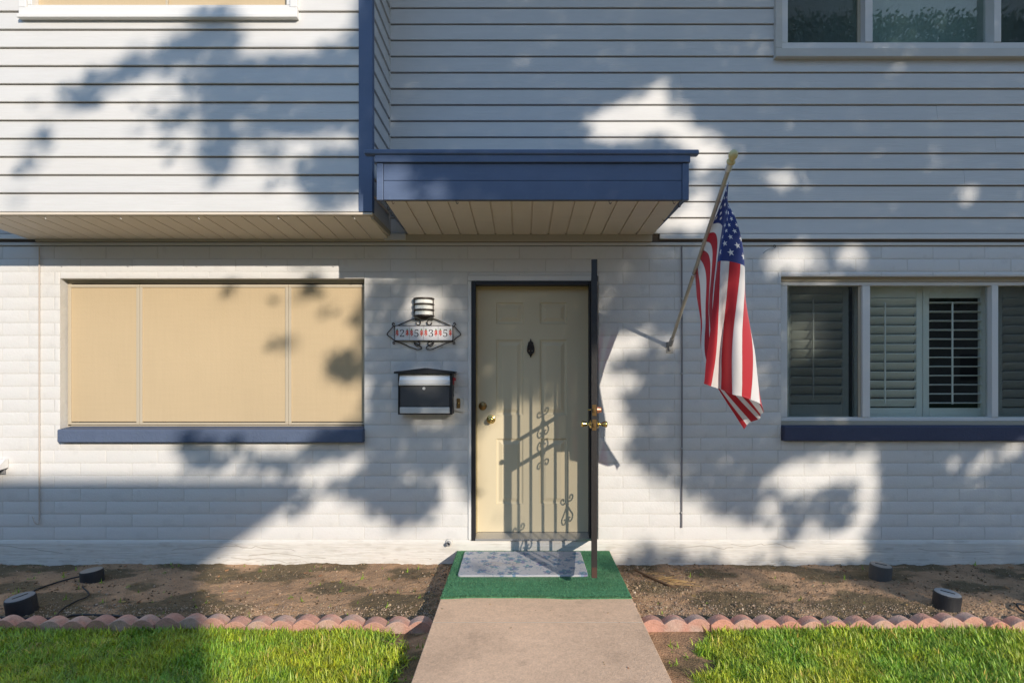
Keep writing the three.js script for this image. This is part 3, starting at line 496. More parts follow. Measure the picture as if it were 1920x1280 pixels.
{
  const z = 0.022, cx = X(794.5, z), cy = Y(624.5, z), W = 0.463, Ht = 0.116;
  const sign = thing('address_sign', 'wrought iron house number sign with four white tiles reading 2535 and red peppers', 'house number', [cx, cy - 0.12, z]);
  const O = [0, 0.12];
  const cv = document.createElement('canvas'); cv.width = 1024; cv.height = 256; const c = cv.getContext('2d');
  c.fillStyle = '#efeef0'; c.fillRect(0, 0, 1024, 256);
  const pepper = (x, y, a, s) => { c.save(); c.translate(x, y); c.rotate(a); c.scale(s, s); c.fillStyle = '#d8341c'; c.beginPath(); c.moveTo(-7, -12); c.quadraticCurveTo(13, -14, 9, 8); c.quadraticCurveTo(4, 30, -6, 40); c.quadraticCurveTo(-9, 20, -8, 6); c.closePath(); c.fill(); c.fillStyle = 'rgba(255,150,110,0.7)'; c.fillRect(-3, -6, 3, 22); c.restore(); };
  const bunch = (x, f) => { c.fillStyle = '#3f8a3a'; c.beginPath(); c.ellipse(x, 66, 14, 10, 0.3, 0, 7); c.fill(); c.fillRect(x - 3, 48, 6, 18); [[-10, 84, 0.35], [10, 88, -0.3], [-4, 108, 0.1], [-13, 128, 0.4], [11, 132, -0.35], [0, 150, 0.05]].forEach(([a, b, r]) => pepper(x + a * f, b, r * f, 0.95)); };
  ['2', '5', '3', '5'].forEach((d, i) => {
    bunch(i * 256 + 40, 1); bunch(i * 256 + 216, -1);
    c.fillStyle = '#22222c'; c.font = '176px serif'; c.textAlign = 'center'; c.textBaseline = 'alphabetic'; c.fillText(d, i * 256 + 128, 190);
    c.strokeStyle = 'rgba(150,150,160,0.6)'; c.lineWidth = 4; c.strokeRect(i * 256 + 1, 1, 254, 254);
  });
  const t = new THREE.CanvasTexture(cv); t.colorSpace = THREE.SRGBColorSpace;
  const tm = std([0.92, 0.92, 0.92], 0.25, { map: t });
  for (let i = 0; i < 4; i++) {
    const w = W / 4, g = new RoundedBoxGeometry(w - 0.002, Ht, 0.008, 1, 0.0015), p = g.attributes.position, uv = g.attributes.uv;
    for (let k = 0; k < p.count; k++) uv.setXY(k, (i + clamp(p.getX(k) / w + 0.5, 0.01, 0.99)) / 4, clamp(p.getY(k) / Ht + 0.5, 0.01, 0.99));
    part(sign, 'tile', g, tm).position.set((i - 1.5) * w, O[1], 0);
  }
  const hw = W / 2 + 0.004, hh = Ht / 2 + 0.004;
  part(sign, 'frame', join([bx(-hw, hw, O[1] + hh - 0.004, O[1] + hh, -0.008, 0.008, 0.001), bx(-hw, hw, O[1] - hh, O[1] - hh + 0.005, -0.008, 0.012, 0.001), bx(-hw, -hw + 0.004, O[1] - hh + 0.006, O[1] + hh - 0.005, -0.008, 0.008, 0.001), bx(hw - 0.004, hw, O[1] - hh + 0.006, O[1] + hh - 0.005, -0.008, 0.008, 0.001)]), M.iron);
  const at = (u, v) => [X(u, z) - cx, Y(v, z) - cy + O[1], -0.004];
  const rod = (pts) => tube(pts, 0.0042, 50, 6);
  const curl = (u, v, r, a0, turns) => spiral(...at(u, v).slice(0, 2), r, r * 0.35, a0, turns, 14).map((p) => [p[0], p[1], -0.004]);
  for (const s of [-1, 1]) {
    const m = (u) => 794.5 + s * u;                                 // mirrored about the middle
    const q = (u, v) => at(m(u), v), cu = (u, v, r, a, tn) => { const [px, py] = q(u, v); return spiral(px, py, r, r * 0.4, s > 0 ? a : Math.PI - a, s * tn, 14).map((p) => [p[0], p[1], -0.004]); };
    part(sign, 'scroll', rod([q(57, 611), q(62, 617), q(68, 624), q(69, 627), q(66, 630), q(60, 634), q(56, 638)]), M.iron);
    part(sign, 'scroll', rod([...cu(11.5, 605, 0.03, 0.7, 0.95).reverse(), q(14, 597), q(24, 599), q(40, 606), q(54, 612), ...cu(57, 607, 0.013, -1.6, 0.9)]), M.iron);
    part(sign, 'scroll', rod([...cu(11.5, 643, 0.028, 0.2, -0.8).reverse(), q(4, 652), q(12, 655), q(24, 651), q(42, 643), q(52, 640), ...cu(56, 643, 0.012, 1.6, -0.9)]), M.iron);
  }
}
{
  const zf = 0.12, x0 = X(746, zf), x1 = X(848, zf), y0 = Y(777, zf), y1 = Y(700, zf), W = x1 - x0, h = y1 - y0;
  const mb = thing('mailbox', 'black and silver wall mailbox with a small peaked lid beside the front door', 'mailbox', [(x0 + x1) / 2, y0, 0.006]);
  const a = -W / 2, b = W / 2;
  part(mb, 'body', join([bx(a, a + 0.012, 0, h, 0, 0.118, 0.003), bx(b - 0.02, b, 0, h, 0, 0.118, 0.003), bx(a + 0.012, b - 0.02, 0, h, 0, 0.008, 0), bx(a + 0.012, b - 0.02, 0, 0.008, 0.008, 0.112, 0)]), M.black);
  part(mb, 'door_panel', bx(a + 0.014, b - 0.022, 0.062, h - 0.1, 0.098, 0.11, 0.004), std([0.075, 0.078, 0.085], 0.4, { bumpMap: T.fine, bumpScale: 0.0004 }));
  part(mb, 'lower_strip', bx(a + 0.013, b - 0.021, 0.009, 0.058, 0.098, 0.116, 0.004), M.silver);
  part(mb, 'letter_flap', prismX([[0.085, h - 0.004], [0.09, h - 0.094], [0.128, h - 0.094], [0.13, h - 0.082], [0.119, h - 0.074], [0.117, h - 0.05], [0.108, h - 0.02], [0.1, h - 0.004]], a + 0.008, b - 0.018), M.silver);
  const sh = new THREE.Shape([new THREE.Vector2(a - 0.026, 0), new THREE.Vector2(b + 0.02, 0), new THREE.Vector2(b + 0.02, 0.012), new THREE.Vector2(b - 0.05, 0.02), new THREE.Vector2(0.0, 0.04), new THREE.Vector2(a + 0.05, 0.02), new THREE.Vector2(a - 0.026, 0.012)]);
  const lid = new THREE.ExtrudeGeometry(sh, { depth: 0.136, bevelEnabled: true, bevelSize: 0.002, bevelThickness: 0.002, bevelSegments: 2 });
  part(mb, 'lid', planarUV(lid.translate(0, h + 0.001, 0.002)), M.black);
  part(mb, 'lock', new THREE.CylinderGeometry(0.011, 0.012, 0.01, 20).rotateX(Math.PI / 2).translate(-0.01, h - 0.118, 0.114), M.silver);
  part(mb, 'signal_flag', join([bx(b + 0.001, b + 0.007, h - 0.09, h - 0.03, 0.03, 0.085, 0.002), bx(b + 0.001, b + 0.022, h - 0.058, h - 0.034, 0.05, 0.085, 0.003)]), std([0.55, 0.05, 0.06], 0.45), 'small red signal flag');
}
{
  const P0 = [X(1257, 0.02), Y(650, 0.02), 0.0], zt = 1.4, P1 = [X(1370, zt), Y(306, zt), zt];
  const pole = thing('flagpole', 'tan metal flagpole slanting out from the white wall with a yellow knob on its tip', 'flagpole', P0);
  const dir = new THREE.Vector3(P1[0] - P0[0], P1[1] - P0[1], P1[2] - P0[2]), L = dir.length(), qn = new THREE.Quaternion().setFromUnitVectors(new THREE.Vector3(0, 1, 0), dir.clone().normalize());
  const along = (g) => g.applyQuaternion(qn);
  const tan = std([0.52, 0.48, 0.4], 0.4, { metalness: 0.25 }), zinc = std([0.42, 0.41, 0.39], 0.5, { metalness: 0.6 });
  part(pole, 'tube', along(new THREE.CylinderGeometry(0.0125, 0.0125, L - 0.06, 20).translate(0, 0.06 + (L - 0.06) / 2, 0)), tan);
  part(pole, 'finial', along(lathe([[0.0001, 0.082], [0.012, 0.08], [0.022, 0.07], [0.026, 0.056], [0.024, 0.042], [0.017, 0.03], [0.016, 0.022], [0.023, 0.018], [0.025, 0.01], [0.022, 0.002], [0.0001, 0]], 28).translate(0, L, 0)), std([0.66, 0.56, 0.27], 0.4));
  part(pole, 'collar', along(lathe([[0.0126, -0.05], [0.018, -0.048], [0.018, 0], [0.013, 0.002]], 20).translate(0, L, 0)), M.silver);
  part(pole, 'wall_bracket', join([bx(-0.03, 0.03, -0.05, 0.04, 0, 0.008, 0.003), along(new THREE.CylinderGeometry(0.018, 0.018, 0.11, 18).translate(0, 0.055, 0)), bx(-0.012, 0.012, -0.03, 0.03, 0.006, 0.03, 0.004)]), zinc);
  part(pole, 'thumb_screw', new THREE.CylinderGeometry(0.004, 0.004, 0.03, 8).rotateZ(Math.PI / 2).translate(-0.02, 0.035, 0.05), zinc);
  part(pole, 'flag_ring', along(new THREE.TorusGeometry(0.017, 0.0035, 8, 24).rotateX(Math.PI / 2).translate(0, 0.485 * L, 0)), M.silver);
  // the flag: columns are the seams between its thirteen stripes, rows run from pole to free end
  const G = [
    [[1368, 336, 1.25], [1356, 410, 1.26], [1344, 487, 1.26], [1327, 640, 1.26], [1318, 719, 1.24]],
    [[1366, 340, 1.24], [1361, 409, 1.30], [1351, 484, 1.31], [1345, 645, 1.30], [1336, 724, 1.28]],
    [[1362, 350, 1.22], [1367, 408, 1.31], [1371, 484, 1.32], [1356, 640, 1.23], [1354, 730, 1.22]],
    [[1358, 361, 1.20], [1373, 408, 1.31], [1388, 490, 1.30], [1371, 640, 1.30], [1371, 739, 1.29]],
    [[1353, 374, 1.17], [1377, 410, 1.29], [1395, 498, 1.26], [1391, 643, 1.32], [1393, 743, 1.32]],
    [[1348, 388, 1.13], [1374, 416, 1.22], [1390, 516, 1.19], [1414, 645, 1.26], [1410, 749, 1.31]],
    [[1342, 403, 1.09], [1366, 424, 1.16], [1369, 548, 1.15], [1412, 662, 1.19], [1423, 757, 1.28]],
    [[1336, 419, 1.04], [1356, 436, 1.11], [1342, 588, 1.11], [1388, 690, 1.14], [1432, 773, 1.23]],
    [[1330, 436, 0.99], [1346, 452, 1.06], [1337, 590, 1.07], [1368, 690, 1.10], [1430, 777, 1.16]],
    [[1324, 452, 0.93], [1338, 472, 1.01], [1332, 592, 1.02], [1352, 690, 1.06], [1426, 781, 1.12]],
    [[1318, 468, 0.86], [1331, 490, 0.96], [1328, 594, 0.98], [1340, 690, 1.03], [1419, 786, 1.10]],
    [[1312, 483, 0.79], [1323, 514, 0.90], [1323, 596, 0.94], [1330, 688, 1.00], [1411, 791, 1.08]],
    [[1307, 498, 0.71], [1314, 537, 0.83], [1318, 597, 0.90], [1325, 686, 0.98], [1402, 797, 1.06]],
    [[1303, 511, 0.64], [1307, 556, 0.76], [1312, 598, 0.86], [1321, 684, 0.96], [1393, 804, 1.03]],
  ];
  const rows = [0, 0.2, 0.4, 0.7, 1];
  const P = G.map((r) => r.map(([u, v, z]) => new THREE.Vector3(X(u, z), Y(v, z), z)));
  const cr = (a, b, c, d, t) => { const o = new THREE.Vector3(); for (const k of ['x', 'y', 'z']) { const [p, q, r, s] = [a[k], b[k], c[k], d[k]]; o[k] = 0.5 * (2 * q + (r - p) * t + (2 * p - 5 * q + 4 * r - s) * t * t + (3 * q - p - 3 * r + s) * t * t * t); } return o; };
  const colAt = (i, t) => { const c = P[i]; let k = 0; while (k < 3 && t > rows[k + 1]) k++; const f = (t - rows[k]) / (rows[k + 1] - rows[k]); return cr(c[Math.max(0, k - 1)], c[k], c[k + 1], c[Math.min(4, k + 2)], f); };
  const NS = 78, NT = 90, pos = [], uv = [], idx = [];
  for (let j = 0; j <= NT; j++) { const t = j / NT, cols = P.map((_, i) => colAt(i, t)); for (let i = 0; i <= NS; i++) {
    const s = i / NS * 13, k = Math.min(12, Math.floor(s)), v = cr(cols[Math.max(0, k - 1)], cols[k], cols[k + 1], cols[Math.min(13, k + 2)], s - k);
    const rip = 0.011 * Math.sin(s * 1.9 + 2.2 * t) * sstep(0, 0.3, t) + 0.012 * (fbm(s * 0.5 + 10, t * 5 + 10, 301, 3) - 0.5);
    pos.push(v.x + rip * 0.35, v.y, v.z + rip); uv.push(t, 1 - i / NS);
  } }
  for (let j = 0; j < NT; j++) for (let i = 0; i < NS; i++) { const a = j * (NS + 1) + i; idx.push(a, a + NS + 1, a + 1, a + 1, a + NS + 1, a + NS + 2); }
  const base = P[0][0], g = new THREE.BufferGeometry();
  g.setAttribute('position', new THREE.Float32BufferAttribute(pos, 3)); g.setAttribute('uv', new THREE.Float32BufferAttribute(uv, 2)); g.setIndex(idx); g.computeVertexNormals(); g.translate(-base.x, -base.y, -base.z);
  const cv = document.createElement('canvas'); cv.width = 1600; cv.height = 832; const c = cv.getContext('2d');
  for (let i = 0; i < 13; i++) { c.fillStyle = i % 2 ? '#e9e6e4' : '#c0202e'; c.fillRect(0, i * 64, 1600, 64); c.fillStyle = 'rgba(60,20,30,0.22)'; c.fillRect(0, i * 64, 1600, 2); }
  c.fillStyle = '#24387c'; c.fillRect(0, 0, 660, 448); c.fillStyle = '#efefef';
  for (let r = 0; r < 9; r++) for (let k = 0; k < (r % 2 ? 5 : 6); k++) { const cx = (r % 2 ? 110 : 55) + k * 110, cy = 45 + r * 44.8; c.beginPath(); for (let q = 0; q < 10; q++) { const R = q % 2 ? 9.5 : 24, a = -Math.PI / 2 + q * Math.PI / 5; c[q ? 'lineTo' : 'moveTo'](cx + R * Math.cos(a), cy + R * Math.sin(a)); } c.fill(); }
  c.fillStyle = '#eceae8'; c.fillRect(0, 0, 20, 832);
  c.fillStyle = 'rgba(255,255,255,0.4)'; for (let y = 2; y < 832; y += 7) { c.fillRect(1578, y, 3, 3); c.fillRect(1590, y, 3, 3); }
  c.fillStyle = 'rgba(50,40,60,0.2)'; c.fillRect(1572, 0, 2, 832);
  const t = new THREE.CanvasTexture(cv); t.colorSpace = THREE.SRGBColorSpace; t.flipY = true;
  const cloth = new THREE.MeshPhysicalMaterial({ color: col(0.95, 0.95, 0.95), map: t, roughness: 0.85, transmission: 0.28, thickness: 0, side: THREE.DoubleSide });
  const fl = new THREE.Mesh(g, cloth); fl.name = numbered('flag'); fl.position.copy(base); scene.add(fl);
  tag(fl, 'american flag with stars and red and white stripes hanging in folds from the slanted flagpole', 'flag');
}
// lines and small fittings on the wall
{
  const tanPaint = std([0.56, 0.49, 0.43], 0.7);
  let g = thing('wall_wire', 'thin tan painted wire with a hooked end left of the large window', 'wire', [X(75.5), Y(975), 0.014]);
  part(g, 'wire', tube([[0, 0, 0], [0.001, 0.6, 0.001], [-0.001, 1.4, 0.0], [0, Y(462) - Y(975), 0]], 0.0055, 60, 8), tanPaint);
  part(g, 'hooked_end', tube([[0, 0.0, 0], [0.003, -0.012, 0.004], [-0.004, -0.026, 0.006], [-0.03, -0.012, 0.008], [-0.05, 0.035, 0.006]], 0.0045, 24, 6), tanPaint);
  g = thing('wall_cable', 'straight grey cable run down the wall between flagpole and door', 'cable', [X(1278), Y(988), 0.012]);
  part(g, 'cable', tube([[0, 0, 0], [0.001, 0.5, 0], [0.002, 1.3, 0], [0.0, Y(462) - Y(988), 0]], 0.006, 60, 8), std([0.24, 0.23, 0.24], 0.6));
  for (const v of [560, 700, 840, 960]) part(g, 'clip', bx(-0.009, 0.009, Y(v) - Y(988) - 0.005, Y(v) - Y(988) + 0.005, -0.008, 0.008, 0.002), std([0.5, 0.49, 0.48], 0.6));
  g = thing('wall_hook', 'small metal hook under the siding right of the flag', 'hook', [X(1452, 0.02), Y(462, 0.02), 0.01]);
  part(g, 'screw_eye', new THREE.TorusGeometry(0.009, 0.0028, 6, 16).translate(0, 0, 0.016), M.iron);
  part(g, 'hook_arm', tube([[0, -0.004, 0.014], [-0.04, -0.02, 0.03], [-0.08, -0.042, 0.045], [-0.105, -0.062, 0.05]], 0.0038, 20, 6), std([0.45, 0.44, 0.42], 0.5, { metalness: 0.5 }));
  g = thing('vent_hood', 'white vent hood on the wall at the left edge', 'vent hood', [X(-9), Y(880, 0.1), 0.008]);
  part(g, 'hood', prismX([[0, 0.0], [0.006, 0], [0.11, -0.012], [0.112, 0.0], [0.03, 0.07], [0, 0.07]], -0.11, 0.11), M.white);
  part(g, 'flap', bx(-0.095, 0.095, -0.05, 0.0, 0.01, 0.02, 0.003), std([0.25, 0.25, 0.26], 0.6));
  g = thing('pipe_stub', 'short grey pipe stub poking from the wall base left of the doormat', 'pipe', [X(842), Y(1016), 0.01]);
  part(g, 'pipe', lathe([[0.016, 0], [0.016, 0.05], [0.012, 0.05], [0.012, 0.0]], 20).rotateX(Math.PI / 2), std([0.4, 0.4, 0.41], 0.5));
  part(g, 'collar', lathe([[0.017, 0], [0.03, 0], [0.028, 0.01], [0.017, 0.012]], 20).rotateX(Math.PI / 2), M.whiteOld);
}
// turf and doormat on the path
{
  const y = PTOP + 0.001, zE = 0.965;
  const turf = thing('turf_mat', 'green artificial turf mat covering the end of the path at the door', 'turf mat', [0.095, y, 0]);
  T.turf = tex(512, 512, (u, v) => { const a = fbm(u * 5, v * 5, 401, 4, 5, 5), b = vnoise(u * 170, v * 170, 403, 170, 170), c = vnoise(u * 4, v * 120, 405, 4, 120); const k = 0.6 + 0.4 * a + 0.5 * (b - 0.5) + 0.22 * (c - 0.5), f = sstep(0.5, 0.75, fbm(u * 3, v * 3, 407, 3, 3, 3)) * 0.35; return [lerp(0.085, 0.23, f) * k, lerp(0.29, 0.34, f) * k, lerp(0.135, 0.19, f) * k]; }, 0.9, 0.9, true);
  M.turf = std([1, 1, 1], 0.95, { map: T.turf, bumpMap: T.fine, bumpScale: 0.006 });
  const edge = (x) => zE + 0.02 * (fbm(x * 5 + 30, 3, 411, 4) - 0.5) + 0.014 * sstep(-0.45, -0.2, -Math.abs(x + 0.19)) * -1;
  const x0 = PX0 + 0.002 - 0.095, x1 = PX1 - 0.004 - 0.095, N = 160, pos = [], uv = [], idx = [], rowsZ = [0, 0.0001, 0.25, 0.5, 0.75, 0.985, 1, 1];
  for (let i = 0; i <= N; i++) { const x = lerp(x0, x1, i / N), e = edge(x); rowsZ.forEach((r, k) => { pos.push(x, k === 7 ? 0 : (k === 6 ? 0.005 : 0.008), 0.016 + (e - 0.016) * r + (k === 7 ? 0.002 : 0)); uv.push(x, 0.02 + e * r); }); }
  const R = rowsZ.length; for (let i = 0; i < N; i++) for (let k = 0; k < R - 1; k++) { const a = i * R + k; idx.push(a, a + 1, a + R, a + R, a + 1, a + R + 1); }
  for (const [i, s] of [[0, 1], [N, -1]]) { const o = pos.length / 3; for (let k = 0; k < R - 1; k++) { pos.push(pos[(i * R + k) * 3], 0, pos[(i * R + k) * 3 + 2]); uv.push(0, 0); } for (let k = 0; k < R - 2; k++) { const a = i * R + k, b = o + k; s > 0 ? idx.push(a, b, b + 1, a, b + 1, a + 1) : idx.push(a, b + 1, b, a, a + 1, b + 1); } }
  const g = new THREE.BufferGeometry(); g.setAttribute('position', new THREE.Float32BufferAttribute(pos, 3)); g.setAttribute('uv', new THREE.Float32BufferAttribute(uv, 2)); g.setIndex(idx); g.computeVertexNormals();
  part(turf, 'backing', g, M.turf);
  const b = new THREE.BufferGeometry(); b.setAttribute('position', new THREE.Float32BufferAttribute([-0.0016, 0, 0, 0.0016, 0, 0, 0.002, 0.009, 0.002], 3)); b.setAttribute('normal', new THREE.Float32BufferAttribute([0, 0.6, 0.8, 0, 0.6, 0.8, 0, 0.6, 0.8], 3));
  const n = 26000, im = new THREE.InstancedMesh(b, std([0.11, 0.32, 0.155], 0.9, { side: THREE.DoubleSide }), n), o = new THREE.Object3D(), cc = new THREE.Color();
  for (let i = 0; i < n; i++) { const x = rr(x0, x1), e = edge(x); o.position.set(x, 0.006, i < 4000 ? e + rr(-0.01, 0.004) : rr(0.02, e)); o.rotation.set(rr(-0.7, 0.7), rr(0, 6.3), rr(-0.5, 0.5)); o.scale.setScalar(rr(0.7, 1.25)); o.updateMatrix(); im.setMatrixAt(i, o.matrix); const k = rr(0.6, 1.3); im.setColorAt(i, cc.setRGB(k * rr(0.8, 1.5), k, k)); }
  im.name = 'fibres'; im.userData.kind = 'stuff'; turf.add(im);

  const my = y + 0.0125, z0 = 0.07, z1 = 0.605, m0 = -0.452, m1 = 0.47, cx = (m0 + m1) / 2;
  const cv = document.createElement('canvas'); cv.width = 1024; cv.height = 600; const c = cv.getContext('2d');
  c.fillStyle = '#c4c3c5'; c.fillRect(0, 0, 1024, 600);
  const blue = () => `rgba(${98 + rr(-18, 34) | 0},${132 + rr(-16, 22) | 0},${158 + rr(-14, 18) | 0},${rr(0.45, 0.9)})`;
  c.lineCap = 'round';
  for (let i = 0; i < 150; i++) { c.strokeStyle = blue(); c.lineWidth = rr(2, 4.5); let x = rr(0, 1024), yy = rr(0, 600), a = rr(0, 6.3), k = rr(-0.25, 0.25); c.beginPath(); c.moveTo(x, yy); for (let s = 0; s < 14; s++) { a += k; x += 8 * Math.cos(a); yy += 8 * Math.sin(a); c.lineTo(x, yy); } c.stroke(); }
  const flower = (x, yy, R) => { const n = 5 + (rnd() * 3 | 0), a0 = rr(0, 6); for (let ring = 0; ring < 2; ring++) for (let i = 0; i < n; i++) { const a = a0 + i * 6.283 / n + ring * 0.4, r = R * (ring ? 0.34 : 0.62); c.fillStyle = blue(); c.beginPath(); c.ellipse(x + r * Math.cos(a), yy + r * Math.sin(a), R * (ring ? 0.26 : 0.42), R * (ring ? 0.18 : 0.3), a, 0, 7); c.fill(); } c.fillStyle = '#c9cbd2'; c.beginPath(); c.arc(x, yy, R * 0.12, 0, 7); c.fill(); };
  const spots = []; for (let tries = 0; tries < 4000 && spots.length < 34; tries++) { const q = [rr(20, 1004), rr(20, 580), rr(30, 62)]; if (spots.every((p) => Math.hypot(p[0] - q[0], p[1] - q[1]) > (p[2] + q[2]) * 0.98)) spots.push(q); }
  for (const q of spots) flower(...q);
  for (let i = 0; i < 260; i++) { c.fillStyle = blue(); c.beginPath(); c.ellipse(rr(0, 1024), rr(0, 600), rr(5, 13), rr(3, 6), rr(0, 6), 0, 7); c.fill(); }
  for (let i = 0; i < 60; i++) { c.fillStyle = `rgba(150,110,80,${rr(0.02, 0.09)})`; c.beginPath(); c.ellipse(340 + rr(-150, 150), 330 + rr(-50, 50), rr(10, 60), rr(5, 16), 0.1, 0, 7); c.fill(); }
  for (let i = 0; i < 5000; i++) { c.fillStyle = `rgba(${rnd() < 0.5 ? '255,255,255' : '90,80,75'},0.12)`; c.fillRect(rr(0, 1024), rr(0, 600), 2, 2); }
  const t = new THREE.CanvasTexture(cv); t.colorSpace = THREE.SRGBColorSpace;
  const r = 0.03, hw = (m1 - m0) / 2, hd = (z1 - z0) / 2, s = new THREE.Shape();
  s.moveTo(-hw + r, -hd); s.lineTo(hw - r, -hd); s.quadraticCurveTo(hw, -hd, hw, -hd + r); s.lineTo(hw, hd - r); s.quadraticCurveTo(hw, hd, hw - r, hd); s.lineTo(-hw + r, hd); s.quadraticCurveTo(-hw, hd, -hw, hd - r); s.lineTo(-hw, -hd + r); s.quadraticCurveTo(-hw, -hd, -hw + r, -hd);
  const mg = new THREE.ExtrudeGeometry(s, { depth: 0.006, bevelEnabled: true, bevelSize: 0.008, bevelThickness: 0.005, bevelSegments: 3, bevelOffset: -0.008, curveSegments: 8 }); mg.rotateX(-Math.PI / 2);
  const p = mg.attributes.position, uvv = mg.attributes.uv; for (let i = 0; i < p.count; i++) uvv.setXY(i, p.getX(i) / (2 * hw) + 0.5, -p.getZ(i) / (2 * hd) + 0.5);
  const dm = new THREE.Mesh(mg, std([0.86, 0.86, 0.88], 0.55, { map: t, bumpMap: t, bumpScale: 0.0015 })); dm.name = numbered('doormat'); dm.position.set(cx, my, (z0 + z1) / 2); dm.rotation.y = 0.004; scene.add(dm);
  tag(dm, 'white doormat with a blue floral print lying on the green turf', 'doormat');
}
// edging blocks: three scallops each
{
  const mats = [[1, 1, 1], [1.06, 0.98, 0.95], [0.92, 0.95, 0.97]].map((c) => std(c, 0.9, { map: T.edging, bumpMap: T.stucco, bumpScale: 0.006 }));
  const w = 0.141, L = 3 * w - 0.004;
  function blockShape(k) {
    const s = new THREE.Shape(); s.moveTo(-L / 2, 0);
    for (let i = 0; i < 3; i++) { const a = -L / 2 + i * L / 3, b = a + L / 3; for (let q = i ? 1 : 0; q <= 10; q++) { const t = q / 10, x = lerp(a, b, t); s.lineTo(x, 0.097 + 0.038 * Math.pow(Math.sin(Math.PI * clamp(t, 0.02, 0.98)), 0.75)); } }
    s.lineTo(L / 2, 0);
    const g = new THREE.ExtrudeGeometry(s, { depth: 0.072, bevelEnabled: true, bevelSize: 0.003, bevelThickness: 0.004, bevelSegments: 2 }), p = g.attributes.position;
    for (let i = 0; i < p.count; i++) { const x = p.getX(i), y = p.getY(i), z = p.getZ(i); const n = 0.004 * (vnoise(x * 14 + k * 20 + 50, y * 14 + z * 9 + 50, 421) - 0.5); p.setXYZ(i, x, y + n, z + n); }
    g.computeVertexNormals(); return planarUV(g);
  }
  const shapes = [0, 1, 2, 3].map(blockShape), ord = ['first', 'second', 'third', 'fourth', 'fifth', 'sixth', 'seventh', 'eighth', 'ninth', 'tenth'];
  let proto;
  for (const [side, n, start] of [[-1, 9, PX0 - 0.03], [1, 9, PX1 + 0.02]]) for (let i = 0; i < n; i++) {
    const cx = start + side * (i + 0.5) * 3 * w;
    const m = new THREE.Mesh(shapes[Math.floor(rnd() * 4)], mats[Math.floor(rnd() * 3)]); m.name = numbered('edging_block');
    m.position.set(cx, -0.088 + rr(-0.009, 0.007), ZE - 0.075 + rr(-0.01, 0.008)); m.rotation.set(rr(-0.06, 0.05), rr(-0.035, 0.035), rr(-0.02, 0.02)); scene.add(m);
    tag(m, `pink scalloped concrete edging block, ${ord[i]} one ${side < 0 ? 'left' : 'right'} of the concrete path`, 'edging block', 'scalloped edging blocks along the lawn');
  }
}
